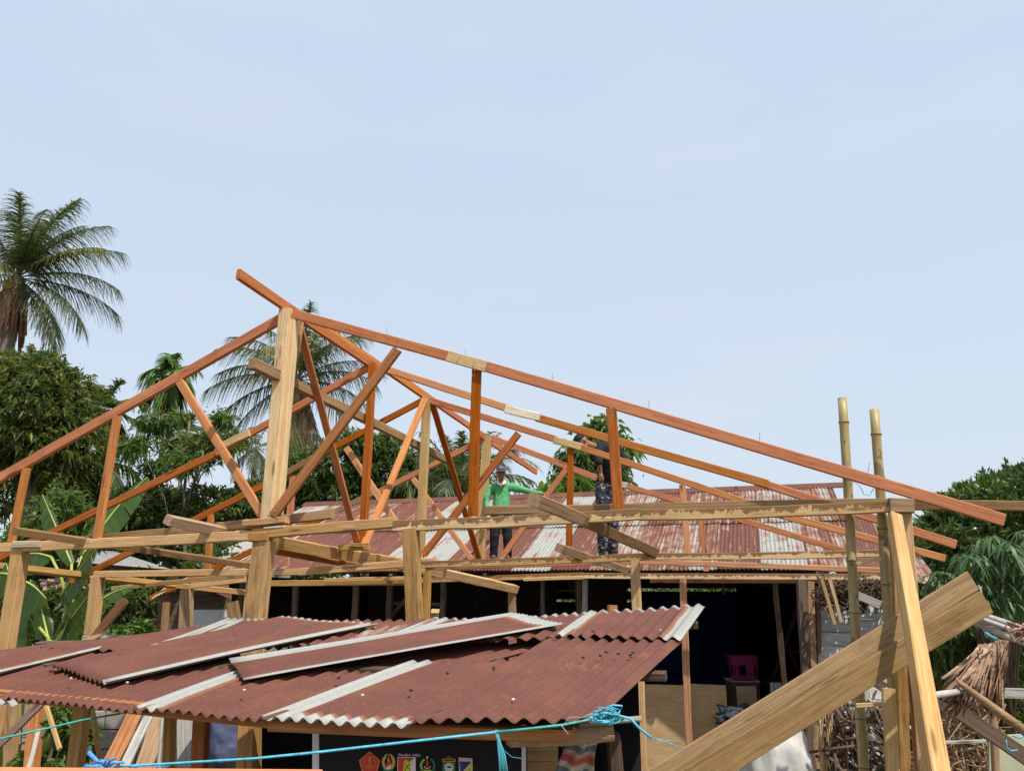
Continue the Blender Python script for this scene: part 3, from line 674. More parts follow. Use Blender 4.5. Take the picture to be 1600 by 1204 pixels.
# plywood offcut and striped cloth under the shed corner
pw = slab('plywood_sheet', [aty(822, 1163, 4.0), aty(872, 1163, 4.0), aty(872, 1320, 4.0), aty(822, 1320, 4.0)], (0, .012, 0), M_PLY, label='small plywood panel standing just right of the black banner', cat='plywood')
slab('plywood_panel', [aty(878, 1155, 4.2), aty(905, 1155, 4.2), aty(905, 1320, 4.2), aty(878, 1320, 4.2)], (0, .012, 0), M_DARK, SHED)
ms, n, b, o = newmat('striped_cloth')
t = n.nodes.new('ShaderNodeTexCoord'); s_ = n.nodes.new('ShaderNodeSeparateXYZ'); n.links.new(t.outputs['UV'], s_.inputs[0])
w_ = math_(n, 'FRACT', math_(n, 'ADD', math_(n, 'MULTIPLY', s_.outputs[1], 2.2), math_(n, 'MULTIPLY', noise(n, t.outputs['UV'], 3), .25)))
r_ = ramp(n, [(.0, (.38, .07, .06)), (.22, (.42, .10, .08)), (.26, (.45, .40, .30)), (.45, (.45, .40, .30)), (.5, (.10, .14, .17)), (.72, (.12, .16, .18)), (.76, (.45, .38, .28)), (1., (.4, .08, .07))], w_)
n.links.new(r_, b.inputs['Base Color']); b.inputs['Roughness'].default_value = .9
def drape(name, uvs, y, mat, parent=None, fold=.03, nu=20, nv=14, k=9, **kw):
    """hanging cloth between four seen corners: top-left, top-right, bottom-right, bottom-left"""
    A, B, C_, D = [aty(*q, y) for q in uvs]; V = []; F = []; UV = []
    for j in range(nv+1):
        for i in range(nu+1):
            u = i/nu; v = j/nv; p = (A*(1-u)+B*u)*(1-v)+(D*(1-u)+C_*u)*v
            p = p+Vector((.3*fold*math.sin(v*7+u*3), fold*math.sin(u*k+v*2)*(.4+v)+fold*.4*math.sin(u*k*2.3+v*5), fold*.3*math.sin(u*k)))
            V.append(p-A); UV.append((u, v))
    F = [(j*(nu+1)+i, j*(nu+1)+i+1, (j+1)*(nu+1)+i+1, (j+1)*(nu+1)+i) for j in range(nv) for i in range(nu)]
    me = pymesh(name, V, F, True); uvl = me.uv_layers.new(name='UVMap'); li = np.zeros(len(me.loops), dtype=np.int32); me.loops.foreach_get('vertex_index', li)
    uvl.data.foreach_set('uv', np.array(UV, dtype=np.float32)[li].ravel())
    o = link(name, me, mat, parent, Matrix.Translation(A), **kw); o.modifiers.new('s', 'SOLIDIFY').thickness = .003; return o
drape('striped_cloth', [(885, 1152), (937, 1152), (918, 1240), (866, 1225)], 3.62, ms, fold=.02, label='red, grey and cream striped cloth hanging under the shed corner', cat='cloth')

# ================================================================ STRINGS
M_CYAN = plain('blue_string', (.10, .42, .58), .45, .3, 30); M_TEAL = plain('green_string', (.05, .33, .27), .5, .3, 30); M_BLUER = plain('blue_raffia', (.10, .30, .60), .5, .3, 30)
def rope(label, uvd, r, mat, **kw): return tube('string', [aty(u, v, y) for u, v, y in uvd], r, mat, None, 6, .15, label=label, cat='string', **kw)
rope('blue string stretched low across the front of the shed', [(128, 1200, 3.0), (250, 1193, 3.0), (400, 1184, 3.0), (500, 1174, 3.0), (640, 1158, 3.0), (776, 1143, 3.0)], .0045, M_CYAN)
rope('green string running from the blue knot to the shed corner', [(776, 1143, 3.0), (825, 1138, 3.0), (880, 1132, 3.05), (930, 1122, 3.1), (975, 1121, 3.1)], .005, M_TEAL)
rope('thin green string at the lower left passing in front of the posts', [(-30, 1160, 3.6), (60, 1140, 3.7), (130, 1124, 3.9), (200, 1112, 4.3), (330, 1101, 4.9)], .0045, M_TEAL)
kn = thing('string_knot', 'frayed green and blue string ends hanging at the banner corner', 'string', aty(776, 1143, 3.0))
for i in range(5):
    tube('strand', [aty(776+random.uniform(-3, 3), 1140, 3.0), aty(778+i*1.2, 1160+i, 3.0), aty(780+i*2.2, 1180, 3.0), aty(782+i*3, 1215, 3.0)], .0035, M_TEAL if i % 2 else M_CYAN, kn, 5)
tube('strand', [aty(776, 1148, 3.), aty(788, 1172, 3.), aty(800, 1182, 3.), aty(816, 1184, 3.)], .0009, M_CYAN, kn, 4)
kn = thing('string_knot', 'tangled blue string knot on the right corner of the shed roof', 'string', aty(950, 1118, 3.05))
for i in range(22):
    c = (948+random.uniform(-9, 9), 1116+random.uniform(-6, 8)); a = random.random()*6; rr = random.uniform(7, 17)
    tube('strand', [aty(c[0]+rr*math.cos(a+q*.9)*(1.3), c[1]+.45*rr*math.sin(a+q*.9), 3.02+.04*math.sin(q+i)) for q in range(6)], random.uniform(.0018, .0035), random.choice((M_CYAN, M_CYAN, M_TEAL)), kn, 5)
tube('strand', [aty(940, 1108, 3.), aty(958, 1101, 3.), aty(972, 1102, 3.), aty(968, 1112, 3.), aty(955, 1119, 3.)], .004, M_CYAN, kn, 6)
tube('strand', [aty(960, 1116, 3.), aty(985, 1122, 3.), aty(1000, 1138, 3.), aty(1018, 1152, 3.)], .005, M_CYAN, kn, 6)
tube('strand', [aty(1018, 1152, 3.), aty(1045, 1160, 3.05), aty(1070, 1170, 3.1)], .0015, M_CYAN, kn, 5)
tube('strand', [aty(1018, 1152, 3.), aty(1040, 1156, 3.0), aty(1066, 1157, 3.1)], .0008, M_CYAN, kn, 5)
tube('strand', [aty(935, 1110, 3.), aty(910, 1120, 3.02), aty(890, 1120, 3.02), aty(878, 1134, 3.02), aty(888, 1146, 3.0)], .0016, plain('pale_blue_thread', (.35, .42, .60), .5), kn, 5)
kn = thing('string_knot', 'ragged bundle of blue raffia at the lower left edge', 'string', aty(165, 1198, 3.0))
for i in range(16):
    a = random.uniform(-2.9, .2); L = random.uniform(12, 34)
    tube('strand', [aty(165, 1200, 3.0), aty(165+L*.5*math.cos(a), 1200+L*.5*math.sin(a), 2.98), aty(165+L*math.cos(a)*1.1, 1203+L*.7*math.sin(a), 3.0)], random.uniform(.003, .006), M_BLUER, kn, 5)
for (a, b_) in (((138, 1174), (165, 1203)), ((133, 1196), (166, 1203)), ((166, 1196), (182, 1203))):
    tube('strand', [aty(*a, 3.), aty(*b_, 3.)], .008, M_BLUER, kn, 6)
for i in range(14):
    x = 205+random.uniform(0, 55); tube('strand', [aty(x, 1204, 3.0), aty(x+random.uniform(-8, 8), 1196, 2.98), aty(x+random.uniform(-12, 12), 1204, 3.0)], .003, M_BLUER, kn, 5)
rope('loose blue string tied between the two bamboo poles', [(1328, 759, 6.9), (1335, 752, 6.85), (1344, 760, 6.85), (1350, 772, 6.9), (1358, 774, 6.9), (1366, 762, 6.95)], .003, M_CYAN)
M_OR = plain('orange_plastic', (.72, .22, .10), .5, .1)
box('orange_rail', aty(130, 1241, 1.15)+Vector((0, 0, 0)), (.66, .06, .06), M_OR, label='orange rail just showing along the lower left edge of the view', cat='rail', bev=.012, tilt=(0, math.radians(.4)))

# ================================================================ RIGHT HAND SIDE: poles, planks, prop
mb, n, b, o = newmat('bamboo')
t = n.nodes.new('ShaderNodeTexCoord'); s_ = n.nodes.new('ShaderNodeSeparateXYZ'); n.links.new(t.outputs['Object'], s_.inputs[0])
col = ramp(n, [(.3, (.20, .14, .05)), (.5, (.36, .27, .11)), (.7, (.46, .37, .17))], noise(n, objvec(n, (9, 9, 1.2)), 1.2, 5, .6))
col = mixc(n, smooth_(n, noise(n, objvec(n, (4, 4, 3)), 2.4, 2, .5), .62, .68, 0, .6), col, (.08, .06, .03))
n.links.new(col, b.inputs['Base Color']); b.inputs['Roughness'].default_value = .5
M_BNODE = plain('bamboo_node', (.16, .11, .045), .7)
def bamboo(label, a, b_, k, wpx, step=.42, cat='bamboo pole', y=None, mat=None):
    f = (lambda q: onk(*q, k)) if y is None else (lambda q: aty(*q, y))
    P0, P1 = f(a), f(b_); r = wpx*P0.dot(CF)/FPX/2 if False else wpx*(P0-C0).dot(CF)/FPX/2
    if y is None:
        fz = P0.z/(P0.z-P1.z); P1 = P0+(P1-P0)*fz
    T = thing('bamboo_pole', label, cat, P1)
    L = (P1-P0).length; d = (P1-P0).normalized(); zz = 0; nodes = []
    pts, rad = [P0], [r]; zz = step*.55
    while zz < L-.1:
        for dz, k_ in ((-.03, 1.0), (-.012, 1.09), (0, 1.13), (.012, 1.07), (.03, 1.)):
            pts.append(P0+d*(zz+dz)+Vector((math.sin(zz*2), 0, 0))*.004); rad.append(r*k_*(1+.08*zz/L))
        nodes.append(zz); zz += step*random.uniform(.9, 1.15)
    pts.append(P1); rad.append(r*1.1)
    tube('culm', pts, rad, mat or mb, T, 14)
    for q in nodes: tube('node_ring', [P0+d*(q-.005)+Vector((math.sin(q*2), 0, 0))*.004, P0+d*(q+.004)+Vector((math.sin(q*2), 0, 0))*.004], r*1.17*(1+.08*q/L), M_BNODE, T, 14)
    return T
bamboo('taller of the two upright bamboo poles, left of its twin', (1316, 622), (1350, 1204), 7.5, 13.5)
bamboo('shorter upright bamboo pole just left of the corner post', (1366, 640), (1405, 1204), 7.45, 14)
for (a, b_, l) in (((1338, 879), (1377, 872), 'split bamboo rung between the two poles below the beam'), ((1342, 1012), (1378, 1004), 'split bamboo rung just above the wide leaning planks'), ((1338, 1102), (1402, 1098), 'split bamboo rung below the wide leaning planks')):
    timber('bamboo_rung', onk(*a, 7.3), onk(*b_, 7.3), .032, .02, M_PALE, label=l, cat='rung')
timber('wide_plank', aty(960, 1257, 5.5), aty(1519, 907, 6.05), .150, .03, M_PLANK, ref=Vector((0, -1, 0)), wob=.003, label='upper of two wide sawn planks leaning across the right corner', cat='plank')
timber('wide_plank', aty(960, 1293, 5.44), aty(1540, 940, 5.99), .172, .035, M_PLANK, ref=Vector((0, -1, 0)), wob=.003, label='lower and nearer of two wide sawn planks leaning across the right corner', cat='plank')
P0 = aty(1397, 806, 6.25); P1 = aty(1463, 1204, 4.9); P1 = P0+(P1-P0)*(P0.z/(P0.z-P1.z))
link('prop', timber_mesh((P1-P0).length, .095, .08, .004, 1.45, 1.0), M_PROP, None, frame(P0, P1, Vector((0, -1, 0))), label='yellow square prop leaning against the corner post in front of planks', cat='prop')
timber('offcut_board', aty(1388, 1075, 6.4), aty(1398, 1260, 6.4), .10, .03, M_PALE, ref=Vector((0, -1, 0)), label='short pale board standing between the bamboo pole and corner post', cat='board')

# clutter of the yard at the far right
def pole(label, pts, r, m, **kw): return tube('pole', [aty(*p) for p in pts], r, m, None, 10, label=label, cat='pole', **kw)
M_GPOLE = plain('grey_peeled_pole', (.46, .40, .39), .6, .25, 8)
pole('grey pointed pole, topmost of three poking out at right edge', [(1508, 951, 6.4), (1530, 958, 6.5), (1585, 977, 6.9)], [.008, .022, .026], M_GPOLE)
pole('grey pole end, middle of three poking out at right edge', [(1537, 968, 6.5), (1600, 990, 6.9)], [.02, .02], M_GPOLE)
pole('short thick pole, lowest of three poking out at right edge', [(1523, 971, 6.6), (1556, 986, 6.7), (1620, 1010, 7)], [.03, .03, .03], M_GPOLE)
pole('grey pole stub sticking out from behind the yellow prop', [(1433, 1090, 5.6), (1470, 1084, 5.8), (1512, 1078, 6)], [.022, .024, .02], M_GPOLE)
pole('weathered pole sloping down to the lower right corner', [(1495, 1062, 5.9), (1510, 1075, 5.9), (1545, 1100, 5.9), (1610, 1148, 5.8)], [.012, .026, .03, .034], M_WEATH)
timber('dark_board', aty(1480, 1100, 7.0), aty(1640, 1208, 6.6), .12, .03, M_DARK, ref=Vector((0, -1, 0)), label='dark brown board sloping down behind the dry palm leaves', cat='board')
timber('brown_board', aty(1400, 1060, 8.0), aty(1500, 1120, 8.0), .09, .03, M_DARK, ref=Vector((0, -1, 0)), label='brown board behind the yellow prop sloping right', cat='board')
timber('fence_post', Vector((aty(1542, 1204, 7.2).x, 7.2, 0)), aty(1548, 1040, 7.2), .055, .05, M_WEATH, ref=Vector((0, -1, 0)), label='thin brown post standing below the dry palm leaves', cat='post')
timber('horizontal_pole', aty(1440, 1160, 8.5), aty(1540, 1157, 8.5), .03, .03, M_GREYW, ref=Vector((0, -1, 0)), label='thin pale pole lying level behind the yellow prop', cat='pole')
timber('horizontal_pole', aty(1500, 1080, 8.6), aty(1680, 1086, 8.6), .10, .03, M_GREYW, ref=Vector((0, -1, 0)), label='grey board lying level at the right edge behind leaves', cat='board')
M_WALLG = plain('pale_green_panel', (.42, .42, .30), .8, .15, 2)
slab('wall_panel', [aty(1546, 1150, 7.4), aty(1700, 1140, 7.4), aty(1700, 1330, 7.4), aty(1546, 1330, 7.4)], (0, .03, 0), M_WALLG, label='pale green panel at the lower right corner', cat='wall panel')
# dry palm thatch bundle
th = thing('dry_thatch_bundle', 'bundle of dry brown palm leaf thatch drooping at the right edge', 'thatch', aty(1545, 1000, 6.3))
def strips(base, d, side, L, Wd, droop, ns=3, prof=None, fold=0.):
    """numpy leaf strips -> vertices, quads"""
    base = np.asarray(base, float); d = np.asarray(d, float); side = np.asarray(side, float); n_ = len(base)
    L = np.broadcast_to(L, n_).astype(float); Wd = np.broadcast_to(Wd, n_).astype(float); droop = np.broadcast_to(droop, n_).astype(float)
    if prof is None: prof = lambda t: np.sin(np.pi*(.12+.86*t))**.8
    rows = []
    for j in range(ns+1):
        t = j/ns
        p = base+d*(L*t)[:, None]; p[:, 2] -= droop*L*t*t
        w = Wd*prof(t)*.5
        rows += [p-side*w[:, None], p+side*w[:, None]]
    V = np.stack(rows, 1).reshape(-1, 3); k = 2*(ns+1)
    q = []
    for j in range(ns): q.append([2*j, 2*j+1, 2*j+3, 2*j+2])
    Q = (np.array(q)[None]+(np.arange(n_)*k)[:, None, None]).reshape(-1, 4)
    return V, Q
def nrmz(a): return a/np.maximum(1e-6, np.linalg.norm(a, axis=1))[:, None]
def join(parts):
    V = []; Q = []; o_ = 0
    for v, q in parts: V.append(v); Q.append(q+o_); o_ += len(v)
    return np.concatenate(V), np.concatenate(Q)
def rnd_side(d):
    r = rng.normal(size=d.shape); s_ = np.cross(d, r); return nrmz(s_)
def thatch(top, bots, nn_, wd, mat, name):
    base = []; dd = []; LL = []
    for i in range(nn_):
        f = rng.random(); a = Vector(aty(top[0]+rng.uniform(-top[2], top[2]), top[1]+rng.uniform(-6, 6), 6.2+rng.uniform(-.1, .1)))
        g = bots[0][0]*(1-f)+bots[1][0]*f, bots[0][1]*(1-f)+bots[1][1]*f
        e = aty(g[0]+rng.uniform(-8, 8), g[1]+rng.uniform(-14, 14), 6.1+rng.uniform(-.2, .2)); base.append(a); dd.append(e-a); LL.append((e-a).length)
    base = np.array(base); dd = np.array(dd); V, Q = strips(base, nrmz(dd), rnd_side(dd), LL, rng.uniform(.5, 1.2, nn_)*wd, rng.uniform(-.05, .12, nn_), 4, lambda t: 1-.55*t)
    Pm = base.mean(0); o = link(name, npmesh(name, V-Pm, Q), mat, th, Matrix.Translation(Vector(Pm))); o.modifiers.new('s', 'SOLIDIFY').thickness = .002
thatch((1545, 1012, 14), ((1472, 1075), (1530, 1085)), 130, .035, M_DRY, 'leaf_layer')
thatch((1520, 1040, 22), ((1478, 1088), (1515, 1098)), 90, .03, M_DRY, 'leaf_layer')
thatch((1565, 1005, 14), ((1540, 1090), (1560, 1110)), 60, .035, M_DRY, 'leaf_layer')
thatch((1512, 1082, 6), ((1474, 1146), (1484, 1110)), 26, .022, M_DRY, 'leaf_layer')
thatch((1600, 978, 30), ((1580, 990), (1650, 1000)), 40, .05, M_DRY, 'leaf_layer')
tube('binding', [aty(1540, 988, 6.05), aty(1548, 994, 6.0), aty(1557, 998, 6.05)], .011, M_CYAN, th, 6)
rope('blue string hanging on the dark board at the lower right', [(1572, 1155, 6.1), (1573, 1167, 6.1), (1580, 1172, 6.1), (1590, 1171, 6.1)], .005, M_CYAN)
rope('blue string lying on the pale panel at the right edge', [(1583, 1149, 6.1), (1592, 1152, 6.1), (1606, 1145, 6.1)], .007, M_CYAN)

# ================================================================ INSIDE THE OLD HOUSE
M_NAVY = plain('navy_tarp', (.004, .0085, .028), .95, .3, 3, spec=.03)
YI = 16.6
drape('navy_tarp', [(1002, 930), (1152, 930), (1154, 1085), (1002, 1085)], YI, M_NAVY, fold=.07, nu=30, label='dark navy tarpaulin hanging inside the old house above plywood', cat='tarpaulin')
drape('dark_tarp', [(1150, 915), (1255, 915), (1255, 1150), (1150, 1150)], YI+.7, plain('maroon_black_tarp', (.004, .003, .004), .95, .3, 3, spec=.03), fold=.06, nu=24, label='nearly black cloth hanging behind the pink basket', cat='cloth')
for (x0, x1, l) in ((960, 1068, 'plywood sheet standing left of the brown post below the navy tarpaulin'), (1069, 1134, 'plywood sheet standing right of the brown post below the navy tarpaulin')):
    A = aty(x0, 1067, 15.2); B = aty(x1, 1070, 15.0)
    slab('plywood_sheet', [A, B, Vector((B.x, B.y, -1.0)), Vector((A.x, A.y, -1.0))], (0, .012, 0), M_PLY, label=l, cat='plywood')
# pink basket with slots
def basket(u0, u1, v0, v1, y, mat):
    A = aty(u0, v0, y); B = aty(u1, v0, y); D = aty(u1-4, v1, y); w = (B-A).length; h = A.z-D.z
    T = thing('laundry_basket', 'pink slotted plastic basket on a small wooden box', 'basket', (A+B)/2-Z*h)
    c = (A+B)/2+Vector((0, w*.4, 0)); n_ = 28
    rings = [(0, .82), (.08, .84), (.12, .85), (.62, .95), (.68, .96), (.9, 1.0), (1., 1.02), (1.0, 1.08)]
    V = []; F = []
    for z, k in rings:
        for i in range(n_):
            a = 2*math.pi*i/n_; e = .30
            x = math.copysign(abs(math.cos(a))**e, math.cos(a)); yy = math.copysign(abs(math.sin(a))**e, math.sin(a))
            V.append((x*w/2*k, yy*w*.36*k, -h+z*h))
    for j in range(len(rings)-1):
        for i in range(n_):
            if j in (2, ) and i % 2 == 0: continue
            q = j*n_+i; w_ = j*n_+(i+1) % n_; F.append((q, w_, w_+n_, q+n_))
    F.append(tuple(range(n_)))
    o = link('basket_shell', pymesh('basket_shell', V, F), mat, T, Matrix.Translation(c)); o.modifiers.new('s', 'SOLIDIFY').thickness = .004
basket(1143, 1187, 1026, 1061, 15.7, plain('magenta_plastic', (.22, .016, .085), .5, .2))
YB = 15.8
T = thing('wooden_box', 'small wooden box under the pink basket with yellowish front', 'box', aty(1166, 1110, YB)+Vector((0, .2, 0)))
P = aty(1166, 1064, YB); P2 = aty(1166, 1112, YB); ww = (aty(1187, 1063, YB)-aty(1144, 1063, YB)).length; hh_ = P.z+.9
box('box_body', Vector((P.x, YB+.3, P.z-hh_/2-.02)), (ww, .5, hh_), M_DARK, T)
box('box_front', Vector((P.x, YB+.04, P.z-.28)), (ww*.72, .012, .38), M_PLY, T, bev=.002)
box('box_lid', Vector((P.x, YB+.3, P.z-.005)), (ww*1.06, .54, .03), M_GREYW, T)
T = thing('slatted_crate', 'white slatted crate behind the top of the leaning planks', 'crate', aty(1218, 1110, 15.9))
for i in range(5): box('slat', aty(1207+i*6, 1083, 15.9)+Vector((0, 0, -.25)), (.062, .012, .9), P_WHT if i % 2 else M_WALLB, T, bev=.003)
box('crate_top', aty(1220, 1066, 16.1), (.62, .35, .07), plain('dark_red_pile', (.06, .012, .02), .9), T)
# grey net bundle, white sack
def blob(name, c, r, mat, parent=None, jit=.08, sub=4, seed=1, **kw):
    bm = bmesh.new(); bmesh.ops.create_icosphere(bm, subdivisions=sub, radius=1)
    from mathutils import noise as mn
    for v in bm.verts:
        p = v.co*2.2+Vector((seed*7.1, seed, 0)); f = 1+jit*mn.noise(p)*2+jit*mn.noise(p*2.7)
        v.co = Vector((v.co.x*r[0]*f, v.co.y*r[1]*f, v.co.z*r[2]*f))
    me = bpy.data.meshes.new(name); bm.to_mesh(me); bm.free(); me.polygons.foreach_set('use_smooth', [True]*len(me.polygons))
    return link(name, me, mat, parent, Matrix.Translation(c), **kw)
blob('net_bundle', aty(1150, 1118, 14.6), (.34, .26, .17), plain('grey_net', (.055, .062, .075), .95, .6, 30, bmp=.8), jit=.3, seed=3, label='crumpled grey net bundle beside the plywood', cat='net')
box('net_stand', Vector((aty(1158, 1150, 14.7).x, 14.75, -.5)), (.5, .4, .9), M_GREYW, label='pale wooden stand under the grey net bundle', cat='stand')
M_SACK = plain('white_woven_sack', (.46, .45, .42), .6, .25, 6, bmp=.9)
blob('white_sack', Vector((aty(1212, 1180, 7.4).x, 7.4, .62)), (.31, .25, .74), M_SACK, jit=.10, seed=8, label='bulging white woven sack below the leaning planks', cat='sack')
M_REDS = plain('dark_red_paint', (.05, .010, .010), .6, .2)
T = thing('red_easel', 'dark red frame of crossed bars inside the old house', 'frame', aty(1235, 1060, 16.2))
timber('bar', aty(1218, 1060, 16.2), aty(1227, 1012, 16.2), .05, .03, M_REDS, T, ref=Vector((0, -1, 0))); timber('bar', aty(1252, 1060, 16.2), aty(1232, 1012, 16.2), .05, .03, M_REDS, T, ref=Vector((0, -1, 0)))
timber('bar', aty(1215, 1013, 16.2), aty(1256, 1020, 16.2), .05, .03, M_REDS, T, ref=Vector((0, -1, 0)))
# house corner posts and whitewashed board wall at the right end of the old house
for (a, b_, w_, m) in (((1252, 905), (1268, 1204), 13, M_DARK), ((1265, 908), (1277, 1204), 10, M_WEATH), ((1278, 915), (1284, 1204), 6, M_DARK)):
    P0 = aty(*a, 11.4); P1 = aty(*b_, 11.2); P1 = P0+(P1-P0)*(P0.z/(P0.z-P1.z))
    timber('corner_post', P1, P0, w_*11.6/FPX, .09, m, OH, ref=Vector((0, -1, 0)), wob=.01)
SW = thing('side_wall', 'whitewashed board wall of the lean-to behind the bamboo poles', 'wall', Vector((aty(1330, 1100, 11.6).x, 11.6, 0)))
for i in range(13):
    v0 = 945+i*21; zc = aty(1300, v0+10, 11.6).z
    if zc < .1: break
    A = aty(1278, v0+10, 11.5+random.uniform(-.02, .02)); B = aty(1385, v0+9+random.uniform(-2, 2), 11.5)
    timber('board', A, Vector((B.x, B.y, A.z+random.uniform(-.01, .01))), .178, .025, M_WALLB if i != 99 else M_DARK, SW, ref=Vector((0, -1, 0)), wob=.01)
timber('batten', Vector((aty(1290, 1000, 11.65).x, 11.65, 0)), aty(1290, 930, 11.65), .08, .05, M_DARK, SW)
timber('batten', Vector((aty(1372, 1000, 11.65).x, 11.65, 0)), aty(1372, 930, 11.65), .08, .05, M_DARK, SW)
# heaps of sticks, husks and split wood
def sticks(name, label, n_, box_px, y0, y1, L, r, mat, vert=.3, kind=None, parent=None):
    base = []; d = []
    for i in range(n_):
        u = rng.uniform(box_px[0], box_px[2]); v = rng.uniform(box_px[1], box_px[3]); p = aty(u, v, rng.uniform(y0, y1)); base.append(p)
        q = rng.normal(size=3); q[2] = q[2]*.6+(vert*3 if rng.random() < vert else 0); d.append(q)
    base = np.array([tuple(p) for p in base]); d = nrmz(np.array(d)); s1 = rnd_side(d); s2 = np.cross(d, s1)
    LL = rng.uniform(.4, 1.2, n_)*L; rr = rng.uniform(.5, 1.3, n_)*r
    V = []; 
    for t in (-.5, .5):
        for a, b_ in ((1, 1), (-1, 1), (-1, -1), (1, -1)): V.append(base+d*(LL*t)[:, None]+s1*(rr*a)[:, None]+s2*(rr*b_*.6)[:, None])
    V = np.stack(V, 1).reshape(-1, 3)
    q = np.array([[0, 1, 5, 4], [1, 2, 6, 5], [2, 3, 7, 6], [3, 0, 4, 7], [3, 2, 1, 0], [4, 5, 6, 7]])
    Q = (q[None]+(np.arange(n_)*8)[:, None, None]).reshape(-1, 4)
    c = V.mean(0)
    kw = dict(kind='stuff') if kind else {}
    return link(name, npmesh(name, V-c, Q), mat, parent, Matrix.Translation(Vector(c)), label=label, cat=None if parent else 'debris', **kw)
sticks('stick_heap', 'dark tangle of sticks and dry leaves under the right end of the old roof', 330, (1280, 908, 1400, 945), 10.9, 11.4, .34, .010, M_DARK, kind=1)
sticks('split_wood_heap', 'heap of split wood and bamboo behind the bamboo poles at the right', 330, (1290, 1105, 1440, 1215), 8.4, 10.2, .5, .014, M_DARK, .6, kind=1)
sticks('husk_heap', 'pale husks and chips scattered among the wood heap', 170, (1320, 1080, 1440, 1210), 8.5, 9.8, .12, .016, M_GREYW, .2, kind=1)
sticks('twig_heap', 'brown twigs and dry stalks at the right behind the prop', 260, (1450, 1110, 1560, 1215), 9.0, 11.5, .6, .008, M_WEATH, .5, kind=1)
for (a, b_, w_, m, l) in (((1300, 1040), (1318, 1210), 9, M_DARK, 'dark leaning stake right of the broom stalks'), ((1350, 1080), (1372, 1210), 14, M_GREYW, 'grey leaning board between the bamboo poles'), ((1338, 1160), (1376, 1098), 9, M_WEATH, 'short brace crossing between the bamboo poles'),
                          ((1375, 1125), (1400, 1170), 10, M_GREYW, 'weathered slab end behind the second bamboo pole'), ((1284, 905), (1304, 975), 6, M_WEATH, 'split slat hanging in front of the white boards'), ((1296, 905), (1314, 972), 6, M_WEATH, 'second split slat hanging beside the white boards'),
                          ((1360, 1060), (1400, 1085), 14, M_DARK, 'dark board end below the wide planks'), ((1340, 930), (1376, 945), 12, M_GREYW, 'grey tin strip under the roof corner')):
    timber('slat' if w_ == 6 else 'board', aty(*a, 9.2 if w_ != 6 else 10.4), aty(*b_, 9.0 if w_ != 6 else 10.3), w_*9.2/FPX, .025, m, ref=Vector((0, -1, 0)), label=l, cat='board')
bt = thing('broom_stalks', 'sheaf of thin pale dry stalks below the leaning planks', 'stalks', aty(1290, 1204, 8.6))
for i in range(16):
    u = 1275+random.uniform(0, 26); tube('stalk', [aty(1288+random.uniform(-5, 5), 1230, 8.6), aty(u, 1150, 8.6), aty(u+random.uniform(-8, 8), 1098+random.uniform(-8, 10), 8.5)], [.007, .006, .004], M_PALE, bt, 5)
# small rusty lean-to roof at the right end
LR = thing('lean_to', 'maroon rusty lean-to roof sloping down beyond the bamboo poles', 'lean-to', (aty(1400, 950, 13.5).x, 13.5, 0))
LA = [aty(1332, 893, 12.6), aty(1470, 915, 12.9), aty(1395, 812, 16.0), aty(1318, 795, 16.4)]
for i in range(4):
    f, g = i/4, (i+1)/4+.02
    sheet('roof_sheet', LA[0].lerp(LA[1], f), LA[0].lerp(LA[1], g), LA[3].lerp(LA[2], g), LA[3].lerp(LA[2], f), RM[(3, 3, 2, 1)[i]], LR, nv=6)
for i in range(3): 
    P = LA[0].lerp(LA[1], i/2.2)+Vector((0, .1, -.05)); timber('post', Vector((P.x, P.y, 0)), P, .08, .08, M_DARK, LR)
# roof battens of split bamboo seen through the right end
for i in range(5):
    pass

# ================================================================ LEFT: neighbours' buildings and rubble
NH = thing('neighbour_house', 'neighbouring white-walled house with low pale tin roof behind banana plants', 'house', (aty(150, 1000, 18).x, 18.5, 0))
M_WHWALL = plain('dirty_white_plaster', (.50, .52, .53), .9, .25, 1.3)
mz = rustmat('pale_roof', level=.18)
sheet('roof_sheet', aty(40, 878, 17.0), aty(266, 889, 17.2), aty(178, 861, 20.5), aty(70, 858, 20.5), mz, NH, nv=5)
slab('soffit', [aty(60, 873, 17.1), aty(262, 889, 17.1), aty(238, 892, 17.2), aty(60, 892, 17.2)], (0, .1, 0), M_DARK, NH)
for q in ([(95, 925), (218, 898), (200, 1010), (95, 1010)], ): 
    A = aty(*q[0], 17.6); B = aty(*q[1], 17.6); slab('wall', [A, B, Vector((aty(*q[2], 17.6).x, 17.6, 0)), Vector((A.x, 17.6, 0))], (0, .15, 0), M_WHWALL, NH)
slab('wall', [aty(218, 898, 18.2), aty(340, 898, 18.2), Vector((aty(340, 898, 18.2).x, 18.2, 0)), Vector((aty(218, 898, 18.2).x, 18.2, 0))], (0, .1, 0), M_DARK, NH)
HT = thing('small_hut', 'small hut with grey tin roof and white lower wall behind the frame', 'hut', (aty(310, 1000, 15).x, 15.5, 0))
sheet('roof_sheet', aty(236, 936, 14.6), aty(288, 908, 15.8), aty(300, 898, 17.5), aty(262, 914, 17), mz, HT, nv=4)
sheet('roof_sheet', aty(288, 906, 15.2), aty(362, 935, 14.6), aty(356, 905, 16.8), aty(300, 895, 17), RM[3], HT, nv=4)
A = aty(303, 952, 15.4); B = aty(356, 952, 15.4); slab('wall', [A, B, Vector((B.x, B.y, 0)), Vector((A.x, A.y, 0))], (0, .08, 0), M_WHWALL, HT)
A = aty(250, 925, 15.9); B = aty(362, 920, 15.9); slab('back_wall', [A, B, Vector((B.x, B.y, 0)), Vector((A.x, A.y, 0))], (0, .05, 0), M_DARK, HT)
timber('post', Vector((aty(260, 1000, 15).x, 15, 0)), aty(260, 940, 15), .10, .1, M_WEATH, HT)
